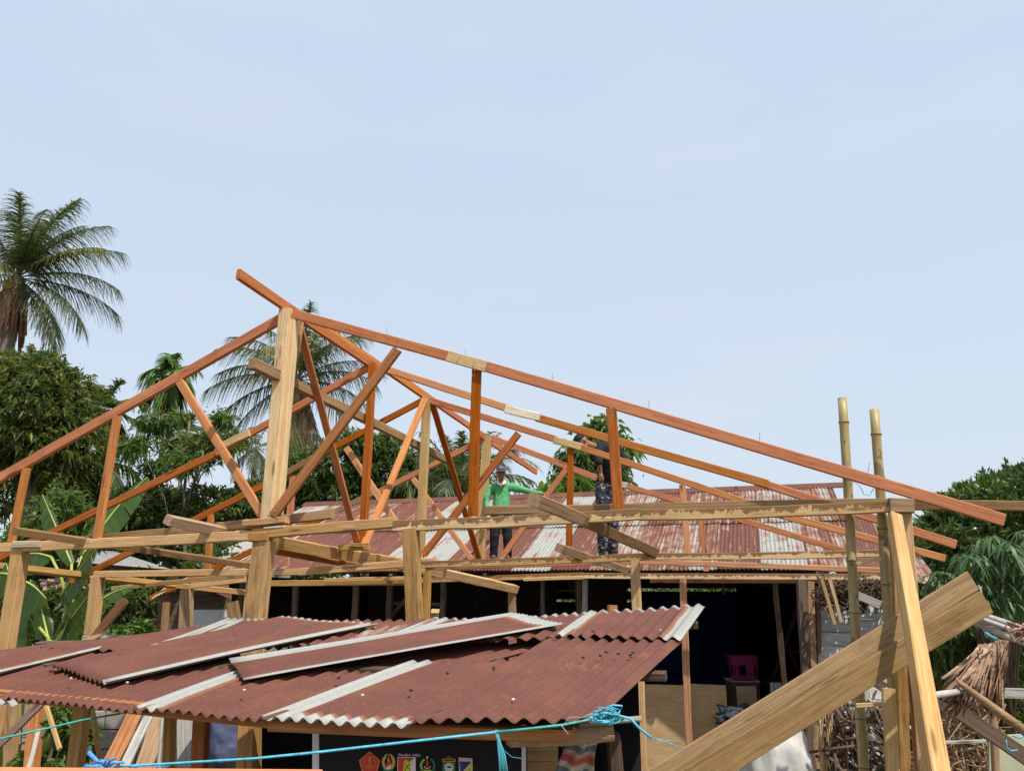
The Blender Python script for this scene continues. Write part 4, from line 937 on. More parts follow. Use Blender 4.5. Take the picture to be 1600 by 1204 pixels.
timber('leaning_timber', aty(140, 1006, 9.0), aty(195, 938, 8.8), .085, .07, M_BROWNRED, ref=Vector((0, -1, 0)), label='brown beam leaning on the left rear post above the shed roof', cat='timber')
timber('short_timber', aty(130, 1001, 8.7), aty(166, 988, 8.7), .04, .03, M_TAN, ref=Vector((0, -1, 0)), label='short yellow stick beside the brown leaning beam', cat='timber')
# low block wall and leaning boards seen under the shed at the left
BW = thing('block_wall', 'low grey block wall behind the leaning boards under the shed', 'wall', (aty(230, 1204, 9.5).x, 9.5, 0))
M_BLOCK = plain('cement_block', (.27, .25, .22), .95, .35, 5)
x0, x1 = aty(110, 1150, 9.5).x, aty(480, 1150, 9.5).x
for r_ in range(9):
    x = x0+(.2 if r_ % 2 else 0)
    while x < x1:
        if not (r_ == 8 and random.random() < .5): box('block', Vector((x+.2, 9.5+random.uniform(-.01, .01), .1+r_*.205)), (.385, .12, .192), M_BLOCK, BW, bev=.008)
        x += .40
def lean(name, a, b_, y, w_, m, l, cat='board', t=.025): return timber(name, aty(*b_, y-.1), aty(*a, y+.3), w_*y/FPX, t, m, ref=Vector((0, -1, 0)), wob=.006, label=l, cat=cat)
lean('board', (143, 1105), (163, 1225), 5.7, 7, M_TAN, 'thin brace leaning from the left shed post')
lean('board', (212, 1112), (160, 1215), 7.6, 22, M_BROWNRED, 'brown board leaning at the left under the shed')
lean('grey_board', (236, 1112), (186, 1215), 7.2, 14, M_GREYW, 'narrow grey board leaning beside the brown one under the shed')
lean('board', (250, 1120), (215, 1225), 7.8, 26, M_WEATH, 'broad weathered board lying behind the narrow grey board')
lean('grey_board', (258, 1112), (250, 1215), 6.8, 12, M_GREYW, 'upright grey board left of the yellow shed post')
lean('grey_board', (290, 1112), (292, 1215), 6.6, 26, M_GREYW, 'wide pale grey board with a dark knot standing under the shed')
lean('board', (308, 1112), (312, 1215), 6.5, 6, M_TAN, 'thin yellow edge board beside the wide grey board')
lean('branch', (70, 1095), (94, 1170), 7.5, 6, M_PALE, 'thin bare stick leaning under the left of the shed', 'stick')
lean('trunk', (62, 1085), (48, 1215), 8.2, 15, M_BROWNRED, 'reddish split trunk at the far left under the shed', 'trunk', .12)
lean('trunk', (20, 1085), (18, 1215), 8.6, 16, M_WEATH, 'pale rough trunk at the far left under the shed', 'trunk', .12)
lean('board', (70, 1092), (-10, 1170), 6.4, 12, M_DARK, 'dark brace sloping under the left shed eave')
lean('board', (60, 1140), (40, 1215), 7.2, 5, M_GREYW, 'crooked grey stick in front of the reddish trunk', 'stick')
M_STONE = plain('grey_stone', (.25, .22, .18), .95, .3, 4)
for i, (wh, rr_) in enumerate((('largest grey stone', .30), ('flat grey stone left of centre', .2), ('small round stone at the far left', .14), ('rough stone beside the blue raffia', .24), ('stone beside the leaning grey board', .18), ('stone below the broad weathered board', .22))):
    P = aty((120, 60, 15, 160, 200, 235)[i], 1195, random.uniform(8.6, 9.2)); r = rr_
    blob('rubble_stone', Vector((P.x, P.y, r*.5+random.uniform(0, .35))), (r, r*.8, r*.6), M_STONE, jit=.2, sub=2, seed=i+20, label=wh+' in rubble under the left of the shed', cat='stone', group='stones in the rubble under the shed')

# ================================================================ VEGETATION
L_MANGO = leafmat('leaf_mango', [(0, (.026, .050, .012)), (.45, (.066, .102, .020)), (.8, (.125, .15, .026)), (1, (.34, .27, .03))])
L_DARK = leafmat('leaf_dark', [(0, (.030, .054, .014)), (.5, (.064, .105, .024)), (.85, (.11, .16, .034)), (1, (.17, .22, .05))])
L_MID = leafmat('leaf_mid_green', [(0, (.035, .075, .014)), (.5, (.08, .14, .025)), (.9, (.14, .21, .04)), (1, (.24, .26, .05))])
L_BRIGHT = leafmat('leaf_bright', [(0, (.05, .12, .02)), (.5, (.10, .20, .03)), (1, (.19, .30, .06))], .4)
L_GLOSS = leafmat('leaf_glossy', [(0, (.028, .062, .016)), (.6, (.075, .13, .030)), (1, (.15, .21, .055))], .2, .32)
L_PALEG = leafmat('leaf_young_drooping', [(0, (.045, .10, .045)), (.6, (.085, .165, .07)), (1, (.15, .25, .10))], .3, .42)
L_PALM = leafmat('palm_leaflet', [(0, (.030, .048, .022)), (.6, (.070, .092, .038)), (1, (.15, .16, .07))], .3)
L_PALMY = leafmat('palm_leaflet_yellow', [(0, (.10, .12, .03)), (.6, (.18, .18, .05)), (1, (.30, .26, .10))], .35)
L_PALMD = leafmat('palm_leaflet_dry', [(0, (.14, .085, .05)), (1, (.30, .20, .12))], .15, .8)
L_BAN = leafmat('banana_blade', [(0, (.028, .075, .014)), (.8, (.060, .12, .022)), (1, (.10, .12, .03))], .4, .4)
M_RACH = plain('palm_midrib', (.20, .20, .07), .6); M_BARK = plain('bark', (.15, .12, .09), .95, .35, 4, bmp=.5); M_PTRUNK = plain('palm_trunk', (.24, .20, .16), .95, .3, 5, bmp=.6)
M_FIBRE = plain('dead_palm_fibre', (.22, .13, .075), .95, .35, 6, bmp=.6); M_NUT = plain('coconut', (.34, .26, .05), .6, .3)

def ribbon(P, r):
    """3-sided tube along points as quads"""
    P = np.array(P); n_ = len(P); d = np.gradient(P, axis=0); d = nrmz(d); a = nrmz(np.cross(d, np.array([[.2, .3, .93]]))); b_ = np.cross(d, a)
    R = np.linspace(r, r*.25, n_)[:, None]; V = np.stack([P+(a*math.cos(t)+b_*math.sin(t))*R for t in (0, 2.09, 4.19)], 1).reshape(-1, 3)
    Q = [[3*i+j, 3*i+(j+1) % 3, 3*i+3+(j+1) % 3, 3*i+3+j] for i in range(n_-1) for j in range(3)]
    return V, np.array(Q)
def frond(az, el, L, bend, leaflet, ndens=46, hang=.5, wd=.045, vee=.35, twist=0.):
    """one pinnate palm leaf from the origin"""
    n_ = 14; P = [np.zeros(3)]; e = el
    for i in range(n_):
        e = el-bend*((i+1)/n_)**1.5
        P.append(P[-1]+np.array([math.cos(az)*math.cos(e), math.sin(az)*math.cos(e), math.sin(e)])*L/n_)
    P = np.array(P); t = np.linspace(.14, .995, ndens); idx = t*n_; i0 = np.minimum(idx.astype(int), n_-1); f = (idx-i0)[:, None]
    B = P[i0]*(1-f)+P[i0+1]*f; D = nrmz(P[i0+1]-P[i0]); parts = [ribbon(P, .035*L/4)]
    sd = nrmz(np.cross(D, np.array([[0, 0, 1.]]))+1e-5); up = np.cross(sd, D)
    for s_ in (-1, 1):
        tt = t; ll = leaflet*(.35+.75*np.sin(np.pi*np.clip(tt*.92+.05, 0, 1))**.7)*rng.uniform(.82, 1.08, ndens)
        d = nrmz(sd*s_*(1-.45*tt[:, None])+D*(.35+.5*tt[:, None])+up*vee+rng.normal(size=B.shape)*.10+np.array([[0, 0, -hang*.35]]))
        wv = nrmz(np.cross(d, up)+rng.normal(size=B.shape)*.25)
        parts.append(strips(B, d, wv, ll, wd*rng.uniform(.7, 1.2, ndens), hang*rng.uniform(.6, 1.3, ndens), 3, lambda q: 1-.75*q**1.5))
    return join(parts)
def palm(label, c, L, nf, trunk_r, els=(-1.0, 1.35), leaflet=.8, nuts=0, mats=None, skirt=0, hang=.6, bend=1.3, lean=0., kind='palm', wd=.05, azs=None, dens=46, plan=None, fibre=0.):
    T = thing('coconut_palm' if kind == 'palm' else 'areca_palm', label, 'palm tree', (c.x+lean, c.y, 0))
    n_ = 12; pts = [Vector((c.x+lean*(1-i/n_)**1.5, c.y, c.z*i/n_)) for i in range(n_+1)]
    tube('trunk', pts, [trunk_r*(1.25-.35*i/n_) for i in range(n_+1)], M_PTRUNK, T, 12, .04)
    if fibre:
        for i in range(26):
            a = i*2.4; q0 = c+Vector((math.cos(a)*.22, math.sin(a)*.22, -.25)); q1 = c+Vector((math.cos(a)*fibre*random.uniform(.7, 1.2), math.sin(a)*fibre, random.uniform(-3.6, -2.2)))
            tube('dead_leaf_base', [q0, q0.lerp(q1, .35)+Vector((math.cos(a), math.sin(a), 0))*.12, q1], [.06, .13, .03], M_FIBRE, T, 6, .15)
    for az, el, k_, bd, m_ in (plan or ()):
        V, Q = frond(math.radians(az), math.radians(el), L*k_, bd, leaflet, dens, hang, wd, .15)
        link('frond', npmesh('frond', V, Q), (L_PALM, L_PALMY, L_PALMD)[m_], T, Matrix.Translation(c))
    if plan: nf = 0
    for i in range(nf):
        f = i/(nf-1) if nf > 1 else .5; az = i*2.399+random.uniform(-.2, .2) if azs is None else azs[i % len(azs)]
        el = els[1]+(els[0]-els[1])*f**.9+random.uniform(-.1, .1)
        V, Q = frond(az, el, L*random.uniform(.85, 1.08)*(1 if f > .12 else .8), bend*random.uniform(.8, 1.15)*(.45 if el > 1.1 else 1), leaflet*random.uniform(.9, 1.1), dens, hang*(1.5 if el < -.2 else 1), wd)
        m = L_PALM if f < .8 else random.choice((L_PALM, L_PALMY))
        if mats: m = mats(f)
        link('frond', npmesh('frond', V, Q), m, T, Matrix.Translation(c))
    for i in range(skirt):
        az = i*2.1; V, Q = frond(az, random.uniform(-1.45, -1.15), L*random.uniform(.75, .95), .25, leaflet*.7, 40, 1.2, wd)
        link('dead_frond', npmesh('dead_frond', V, Q), L_PALMD, T, Matrix.Translation(c+Vector((0, 0, -.1))))
    for i in range(nuts):
        a = i*2.4; o = blob('coconut', c+Vector((math.cos(a)*.33, math.sin(a)*.33-.1, -.35-.13*(i % 3))), (.13, .13, .16), M_NUT, T, jit=.02, sub=2)
    return T
def limbs(T, base, top, blobs, r):
    pts = [Vector(base), Vector(base).lerp(Vector(top), .35)+Vector((random.uniform(-.2, .2), 0, 0)), Vector(base).lerp(Vector(top), .7), Vector(top)]
    tube('trunk', pts, [r, r*.8, r*.6, r*.4], M_BARK, T, 9, .08)
    for i, (bc, br) in enumerate(blobs):
        s_ = Vector(base).lerp(Vector(top), random.uniform(.35, .85)); e = Vector(bc)+Vector((0, 0, br[2]*.3)); m_ = s_.lerp(e, .5)+Vector((random.uniform(-.3, .3), random.uniform(-.3, .3), .2))
        tube('limb', [s_, m_, e], [r*.4, r*.25, r*.1], M_BARK, T, 6, .1)
def crown(blobs, ncl, per, L, Wd, droop, spread=.22, ns=1, upb=.1, shell=.55):
    """leaf clusters over a union of ellipsoids"""
    vol = np.array([b_[1][0]*b_[1][2] for b_ in blobs]); vol = vol/vol.sum(); C = []; D = []
    for (bc, br), v in zip(blobs, vol):
        k = int(ncl*v)+1; d = nrmz(rng.normal(size=(k, 3))); rad = shell+(1-shell)*rng.random(k)**.6
        rad *= 1+.16*np.sin(d[:, 0]*5+d[:, 2]*7+bc[0])+.10*np.sin(d[:, 1]*11+d[:, 2]*9)
        C.append(np.array(bc)+d*np.array(br)*rad[:, None]); D.append(d)
    C = np.concatenate(C); D = np.concatenate(D); n_ = len(C)
    B = np.repeat(C, per, 0)+rng.normal(size=(n_*per, 3))*L*spread; out = np.repeat(D, per, 0)
    d = nrmz(rng.normal(size=B.shape)*.9+out*.8+np.array([[0, 0, upb]]))
    sd = nrmz(np.cross(d, out+rng.normal(size=B.shape)*.5))
    return strips(B, d, sd, L*rng.uniform(.65, 1.25, len(B)), Wd*rng.uniform(.7, 1.2, len(B)), droop*rng.uniform(.5, 1.3, len(B)), ns if ns > 1 else 2)
def tree(name, label, y, px, ncl, per, L, Wd, droop, mat, cat='tree', base=None, r=.18, depth=.8, **kw):
    """px = ellipses of the crown (u, v, ru, rv) at distance y"""
    bl = []
    for (u, v, ru, rv) in px:
        c = aty(u, v, y+random.uniform(-.6, .6)); s_ = (c-C0).dot(CF)/FPX; bl.append(((c.x, c.y, c.z), (ru*s_, max(ru, rv)*s_*depth, rv*s_)))
    cx = sum(b_[0][0] for b_ in bl)/len(bl); cz = max(b_[0][2] for b_ in bl)
    bx = cx if base is None else aty(base, 900, y).x
    T = thing(name, label, cat, (bx, y, 0)); limbs(T, (bx, y, 0), (cx, y, cz), bl, r)
    V, Q = crown(bl, ncl, per, L, Wd, droop, **kw); c = Vector((bx, y, 0))
    link('crown', npmesh('crown', V-np.array(c), Q), mat, T, Matrix.Translation(c)); return T
# --- palms
PL = [(95, 80, .78, .5, 0), (-70, 76, .8, .6, 0), (20, 78, .95, .5, 0), (150, 76, .9, .5, 0), (60, 70, .95, .6, 0), (-20, 66, 1., .8, 0), (200, 68, 1., .8, 0), (0, 56, 1.0, .9, 0), (120, 60, 1., .8, 0), (-45, 55, .95, 1.1, 0),
      (10, 42, 1., .9, 0), (-10, 34, .95, .8, 1), (180, 45, 1., 1., 0), (0, 14, 1.02, .85, 0), (175, 15, 1., .9, 0), (25, 5, .95, .8, 0), (-12, -14, 1., .8, 0), (-22, -30, .95, .6, 0), (5, -46, .9, .5, 1),
      (-95, 30, .62, 2.2, 1),]
palm('tall coconut palm with yellow nuts at the left edge of the picture', aty(26, 434, 33), 4.9, 0, .40, leaflet=1.05, nuts=14, hang=.75, wd=.05, dens=95, plan=PL, fibre=.75)
PM = [(90, 80, .75, .5, 0), (-60, 80, .9, .5, 0), (30, 74, .95, .8, 0), (150, 70, .95, .8, 0), (0, 62, 1., 1.1, 0), (185, 58, 1., 1.1, 0), (-30, 50, 1., 1.1, 0), (205, 42, 1., 1.1, 0), (5, 36, 1.02, 1.1, 0), (175, 30, 1.02, 1.0, 0), (-10, 18, 1., 1., 0), (190, 12, 1.05, .9, 1), (10, 0, .95, .9, 0), (178, -8, 1.05, .8, 0), (-25, -20, .95, .8, 0), (200, -32, 1., .6, 0), (-50, 60, .9, 1., 1), (-110, 50, .8, 1.5, 1),
      (-20, -62, .9, .4, 2), (-75, -70, .9, .3, 1), (-110, -72, .85, .3, 2), (170, -68, .85, .3, 2), (10, -72, .9, .2, 2), (-60, -78, .95, .2, 2), (215, -76, .9, .2, 2), (80, -70, .9, .3, 2)]
palm('slender coconut palm standing behind the tall king post', aty(466, 592, 40), 4.7, 0, .26, leaflet=1.0, nuts=7, hang=.9, wd=.055, dens=78, plan=PM, fibre=.5)
palm('small areca palm with upright top against the sky beside the left rafter', aty(266, 584, 30), 1.2, 15, .07, els=(-1.2, 1.55), leaflet=.62, kind='areca', hang=.8, bend=1.5, wd=.10, mats=lambda f: L_BRIGHT if f < .8 else L_PALMY, skirt=3, dens=36)
palm('dark areca palm rising just right of the big mango tree', aty(163, 640, 27), 1.5, 14, .08, els=(-.9, 1.4), leaflet=.62, kind='areca', hang=.5, wd=.09, mats=lambda f: L_DARK, dens=30, bend=1.0)
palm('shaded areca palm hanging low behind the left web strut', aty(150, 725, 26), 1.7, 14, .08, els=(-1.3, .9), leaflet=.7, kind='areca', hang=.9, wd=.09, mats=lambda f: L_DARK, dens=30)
palm('low areca palm among the papaya leaves left of the king post', aty(290, 676, 27.5), 1.25, 11, .07, els=(-.6, 1.4), leaflet=.5, kind='areca', hang=.4, wd=.08, mats=lambda f: L_DARK, dens=28)
palm('young coconut palm with steep dark fronds behind the third truss', aty(722, 770, 24), 2.7, 18, .16, els=(.1, 1.45), leaflet=.62, hang=.7, bend=1.0, wd=.06, mats=lambda f: L_PALM, dens=40)
palm('yellowish coconut palm spreading behind the man in green', aty(742, 742, 29), 2.6, 18, .16, els=(-.7, 1.3), leaflet=.62, hang=.5, wd=.055, mats=lambda f: random.choice((L_PALMY, L_PALM)), dens=38)
palm('pale young palm low behind the left splice board', aty(400, 700, 46), 2.6, 14, .16, els=(-.7, 1.2), leaflet=.6, hang=.6, wd=.05, mats=lambda f: random.choice((L_PALMY, L_PALM)), dens=34)
# --- broad-leaved trees
tree('mango_tree', 'big dark mango tree with yellow leaf tips at the left edge', 23.5, [(40, 640, 85, 85), (95, 690, 62, 90), (10, 720, 70, 90), (110, 620, 36, 46), (20, 590, 55, 45), (70, 580, 40, 34)], 2600, 11, .24, .065, .5, L_MANGO, r=.3, base=40)
tree('shrub', 'yellow-green spindly shrub between the left posts', 17, [(100, 800, 42, 40), (60, 840, 46, 40), (135, 830, 30, 34)], 480, 9, .15, .05, .4, L_MID, r=.05, cat='shrub')
tree('papaya_like_tree', 'light green umbrella-leaved tree below the small areca palm', 20.8, [(250, 662, 34, 14), (215, 694, 28, 14), (330, 690, 46, 16), (290, 720, 46, 14), (350, 655, 22, 12), (375, 690, 20, 12), (235, 730, 24, 10)], 330, 12, .20, .06, .7, L_MID, r=.07, spread=.5, shell=.1, base=285)
tree('tree', 'dark bushy tree behind the left tie beams', 21.5, [(250, 800, 62, 44), (330, 795, 70, 38), (210, 790, 36, 30), (395, 785, 36, 38), (290, 850, 90, 40), (180, 850, 46, 36)], 2300, 10, .17, .06, .35, L_DARK, r=.15)
tree('mango_tree', 'dense dark round tree behind the second and third truss', 28, [(470, 750, 50, 50), (540, 722, 56, 46), (600, 742, 62, 54), (562, 696, 34, 22), (660, 745, 50, 48), (600, 700, 30, 24), (520, 780, 90, 40), (700, 760, 40, 44)], 3200, 10, .20, .07, .5, L_DARK, r=.25)
tree('tree', 'dark tree with big hanging leaves behind the stooping man', 22.5, [(932, 672, 18, 20), (912, 715, 36, 26), (945, 735, 26, 32), (895, 742, 20, 22), (962, 700, 16, 26)], 250, 9, .34, .14, 1.1, L_MID, r=.10, spread=.5)
tree('tree', 'bright green leafy treetop just above the old roof ridge', 21.3, [(872, 775, 26, 14), (905, 770, 26, 16), (940, 780, 22, 12), (850, 784, 14, 8)], 170, 9, .26, .10, .1, L_BRIGHT, r=.06, upb=.9, spread=.5)
tree('tree', 'glossy dark green tree above the tie beam at the right edge', 14.5, [(1570, 790, 75, 46), (1520, 800, 55, 40), (1600, 760, 40, 34), (1500, 850, 55, 44), (1470, 830, 28, 34), (1590, 850, 60, 50), (1650, 800, 60, 60)], 2300, 8, .15, .055, .1, L_GLOSS, r=.15, upb=.8, base=1590)
tree('shrub', 'small leafy bush low behind the left rear post', 13.0, [(212, 985, 24, 14), (190, 1000, 20, 14)], 120, 9, .09, .05, .2, L_BRIGHT, r=.03, cat='shrub')
tree('shrub', 'climbing ivy-leaved shrub under the left of the shed', 8.4, [(120, 1160, 26, 40), (60, 1190, 40, 16), (100, 1120, 20, 20)], 200, 9, .08, .05, .5, L_MID, r=.03, cat='shrub')
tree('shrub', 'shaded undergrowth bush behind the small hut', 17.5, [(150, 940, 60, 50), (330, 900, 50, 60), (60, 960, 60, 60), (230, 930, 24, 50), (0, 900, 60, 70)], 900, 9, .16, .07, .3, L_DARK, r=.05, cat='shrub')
tree('shrub', 'green bush glimpsed through the gap in the old house back wall', 26, [(770, 945, 80, 22), (920, 960, 60, 30), (1060, 940, 60, 30)], 420, 9, .2, .08, .3, L_BRIGHT, r=.05, cat='shrub')
# sparse twigs that stand above the glossy tree
# --- drooping young leaves at the right: rosettes
def rosettes(label, y0, y1, cent, n_, L, Wd, mat, per=11, droop=1.25, trunkx=1540, ht=True):
    C = []
    while len(C) < n_:
        u, v, ru, rv = cent[rng.integers(len(cent))]
        a = rng.random()*6.28; q = math.sqrt(rng.random()); C.append(aty(u+ru*q*math.cos(a), v+rv*q*math.sin(a), rng.uniform(y0, y1)))
    C = np.array([tuple(c) for c in C]); B = np.repeat(C, per, 0)+rng.normal(size=(n_*per, 3))*.008
    az = rng.random(len(B))*6.28; el = rng.uniform(-.1, .9, len(B))
    d = np.stack([np.cos(az)*np.cos(el), np.sin(az)*np.cos(el), np.sin(el)], 1); sd = nrmz(np.cross(d, np.array([[0, 0, 1.]]))+rng.normal(size=d.shape)*.12)
    V, Q = strips(B, d, sd, L*rng.uniform(.7, 1.2, len(B)), Wd*rng.uniform(.8, 1.2, len(B)), droop*rng.uniform(.7, 1.3, len(B)), 5, lambda t: np.sin(np.pi*(.08+.9*t))**.7)
    c = Vector((aty(trunkx, 900, y1).x, y1, 0)); T = thing('mango_sapling', label, 'tree', c)
    tube('trunk', [c, c+Vector((0, -.1, 1.2)), c+Vector((0, -.2, 2.3))], [.06, .05, .03], M_BARK, T, 8)
    for i in range(0, n_, 3): tube('twig', [c+Vector((0, -.1, random.uniform(.6, 2.1))), (c+Vector((0, 0, 2.0))).lerp(Vector(C[i]), .7)-Vector((0, 0, .1)), Vector(C[i])], [.018, .012, .006], M_BARK, T, 4)
    link('foliage', npmesh('foliage', V-np.array(c), Q, True), mat, T, Matrix.Translation(c)); return T
rosettes('young mango tree with long pale drooping leaves at the right edge', 8.8, 9.9, [(1545, 890, 70, 50), (1500, 930, 45, 40), (1590, 940, 40, 60), (1470, 905, 24, 26), (1530, 860, 40, 26), (1600, 870, 30, 40)], 120, .22, .036, L_PALEG)
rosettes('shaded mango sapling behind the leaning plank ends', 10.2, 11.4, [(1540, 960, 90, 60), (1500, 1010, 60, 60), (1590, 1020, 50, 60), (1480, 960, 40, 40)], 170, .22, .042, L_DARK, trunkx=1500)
tree('shrub', 'dark undergrowth behind the dry palm thatch', 11.8, [(1500, 1060, 80, 60), (1590, 1080, 60, 80), (1480, 1150, 60, 60), (1570, 1170, 60, 50), (1450, 1000, 40, 50)], 1300, 9, .12, .05, .4, L_DARK, cat='shrub', r=.04)
# --- banana plants
def banana_leaf(T, P0, P1, w, sag=.2, mat=None, droop=.35, tears=.25):
    P0 = Vector(P0); P1 = Vector(P1); L = (P1-P0).length; n_ = 22; ax = (P1-P0).normalized()
    w *= .72; sd = ax.cross(Vector((0, -1, .35))).normalized(); V = []; Q = []; rib = []
    for i in range(n_+1):
        t = i/n_; rib.append(P0+(P1-P0)*t+Vector((0, 0, sag*L*math.sin(math.pi*t)*.6)))
    nrm = sd.cross(ax).normalized()
    for s_ in (-1, 1):
        dd = droop*random.uniform(.7, 1.3); gp = 0
        for i in range(n_):
            if random.random() < tears: dd = droop*random.uniform(.4, 1.7); gp = .006*L
            wa = w*.5*math.sin(math.pi*(.06+.92*i/n_))**.6; wb = w*.5*math.sin(math.pi*(.06+.92*(i+1)/n_))**.6
            a = rib[i]+ax*gp; b_ = rib[i+1]; gp = 0; k = len(V)
            def ed(p, ww, q): return p+sd*s_*ww*q+Vector((0, 0, -dd*ww*q*q))+ax*ww*.15*q+nrm*(.07*ww*(1-q))
            V += [a, b_, ed(a, wa, .5), ed(b_, wb, .5), ed(a, wa, 1), ed(b_, wb, 1)]
            Q += [[k, k+1, k+3, k+2], [k+2, k+3, k+5, k+4]]
    c = Vector(P0); lf = link('leaf', npmesh('leaf', np.array([tuple(v-c) for v in V]), np.array(Q), False), mat or L_BAN, T, Matrix.Translation(c))
    me = tube_mesh([p-c for p in rib], [.022*(1-.8*i/n_) for i in range(n_+1)], 6, 'midrib'); link('midrib', me, M_RIB, lf, Matrix.Translation(c)); return lf
M_RIB = plain('banana_midrib', (.32, .38, .08), .5, .15); M_BSTEM = plain('banana_stem', (.14, .22, .05), .5, .3, 5)
def banana(label, base, y, stem_top, leaves):
    b0 = aty(*base, y); st_ = aty(*stem_top, y); T = thing('banana_plant', label, 'banana plant', (b0.x, y, 0))
    tube('stem', [Vector((b0.x, y, 0)), st_.lerp(Vector((b0.x, y, 0)), .4), st_], [.13, .11, .06], M_BSTEM, T, 12)
    for (a, b_, w, yy, sg, dr) in leaves: 
        P0 = aty(*a, y); tube('leaf_stalk', [st_-Vector((0, 0, .2)), st_.lerp(P0, .5), P0], [.03, .025, .02], M_RIB, T, 7)
        banana_leaf(T, P0, aty(*b_, y+yy), w, sg, droop=dr)
banana('banana plant with one long bright leaf reaching up between left struts', (100, 1050), 12.5, (110, 930), [((128, 868), (230, 745), .62, .5, .12, .5), ((112, 880), (66, 772), .36, .4, .0, .8), ((125, 890), (142, 858), .4, -.3, .1, .6), ((95, 930), (150, 858), .5, -.6, .05, .9), ((80, 870), (30, 868), .4, .3, .1, 1.0)])
banana('banana plant with broad hanging leaves behind the left front post', (36, 1050), 10.2, (36, 960), [((30, 905), (72, 935), .55, -.3, .1, 1.3), ((26, 900), (-30, 900), .5, .2, .1, .9), ((38, 1010), (48, 905), .50, .1, .0, .5), ((20, 925), (10, 880), .5, .2, .0, .9)])
banana('banana plant with a yellow-ribbed leaf leaning right behind the rear post', (84, 1050), 11.0, (80, 1000), [((84, 1008), (158, 905), .50, -.4, .05, .35), ((88, 1012), (205, 915), .36, .3, .25, .5), ((76, 1000), (60, 930), .36, .2, .0, .5), ((70, 990), (20, 950), .4, .2, .1, .7), ((90, 1010), (110, 960), .2, -.2, 0, .4)])
T = banana('two upright banana leaves just above the old roof ridge', (640, 900), 24, (652, 800), [((641, 792), (640, 757), .32, .2, 0, .3), ((688, 792), (706, 752), .5, .2, .1, .9)])
# dry hanging leaves beyond the bananas
sticks('dry_banana_leaf_litter', 'dry brown leaf litter on top of the white neighbouring wall', 140, (75, 905, 150, 925), 16.6, 17.4, .5, .03, M_DRY, .1, kind=1)
# --- a far wood closing the view
far = []
for i in range(26):
    u = -500+i*105; far.append((tuple(aty(u, 880, 62)), (5.0, 4, random.uniform(2.5, 4.5))))
V, Q = crown(far, 5200, 8, .6, .3, .3)
link('distant_wood', npmesh('distant_wood', V, Q), L_DARK, label='far wood of dark trees closing the view behind the houses', kind='stuff')
# low plants on the ground
gx = rng.uniform(-16, 16, 5200); gy = rng.uniform(8, 45, 5200); B = np.stack([gx, gy, [0. if hollow(x, y) > -.01 else -2. for x, y in zip(gx, gy)]], 1)
d = nrmz(rng.normal(size=B.shape)*.5+np.array([[0, 0, 1.]])); V, Q = strips(B, d, rnd_side(d), rng.uniform(.1, .45, 5200), .03, .3, 2)
link('weeds', npmesh('weeds', V, Q), L_MID, label='short weeds growing on the bare earth', kind='stuff')

# ================================================================ PEOPLE
def capsule(bm, p0, r0, p1, r1, flat=1., seg=14):
    p0 = Vector(p0); p1 = Vector(p1); d = (p1-p0); L = d.length; d.normalize() if L > 1e-6 else None
    if L < 1e-6: d = Vector((0, 0, 1))
    a = d.cross(Vector((0, 1, 0.01))); a = a.normalized() if a.length > .05 else Vector((1, 0, 0)); b_ = d.cross(a)
    rings = []
    for k in range(5): an = -math.pi/2+k*math.pi/8; rings.append((p0+d*r0*math.sin(an), r0*math.cos(an)))
    for k in range(5): an = k*math.pi/8; rings.append((p1+d*r1*math.sin(an), r1*math.cos(an)))
    vs = []
    for c, r in rings: vs.append([bm.verts.new(c+a*math.cos(2*math.pi*j/seg)*max(r, 1e-4)+b_*math.sin(2*math.pi*j/seg)*max(r, 1e-4)*flat) for j in range(seg)])
    for i in range(len(vs)-1):
        for j in range(seg): bm.faces.new((vs[i][j], vs[i][(j+1) % seg], vs[i+1][(j+1) % seg], vs[i+1][j]))
    bm.faces.new(list(reversed(vs[0]))); bm.faces.new(vs[-1])
def ellip(bm, c, r, R=None, sub=3):
    M = Matrix.Translation(c) @ (R.to_4x4() if R else Matrix.Identity(4)) @ Matrix.Diagonal((*r, 1))
    bmesh.ops.create_icosphere(bm, subdivisions=sub, radius=1, matrix=M)
def body(name, caps, ells, mat, T, vox, origin, smooth=4):
    bm = bmesh.new()
    for c in caps: capsule(bm, *c)
    for e in ells: ellip(bm, *e)
    for v in bm.verts: v.co -= origin
    me = bpy.data.meshes.new(name); bm.to_mesh(me); bm.free()
    o = link(name, me, mat, T, Matrix.Translation(origin))
    r = o.modifiers.new('remesh', 'REMESH'); r.mode = 'VOXEL'; r.voxel_size = vox; r.use_smooth_shade = True
    s_ = o.modifiers.new('smooth', 'SMOOTH'); s_.iterations = smooth; s_.factor = .5; return o
M_SKIN = plain('brown_skin', (.28, .125, .07), .55, .12, 12); M_SHIRT = plain('green_polo_cloth', (.095, .36, .15), .85, .10, 10, bmp=.5)
M_COLLAR = plain('grey_collar_cloth', (.50, .50, .48), .85, .1); M_BLACKC = plain('black_cloth', (.014, .013, .016), .85, .3, 8, bmp=.5); M_CAPB = plain('grey_blue_cap', (.075, .08, .13), .8, .2)
M_HAIR = plain('black_hair', (.012, .010, .010), .7, .2); M_EYE = plain('dark_eye', (.02, .012, .01), .3); M_LIP = plain('lips', (.20, .07, .05), .5)
mc, n, b, o = newmat('navy_camouflage_cloth')
vo = noise(n, objvec(n, (9, 9, 22), rnd=False), 1.6, 2, .5, .3); v2 = noise(n, objvec(n, (12, 12, 40), rnd=False), 1.5, 2, .5)
cc = ramp(n, [(.0, (.012, .013, .022)), (.55, (.013, .014, .024)), (.58, (.05, .055, .10)), (1, (.05, .055, .10))], vo); cc = mixc(n, smooth_(n, v2, .60, .63), cc, (.42, .40, .42))
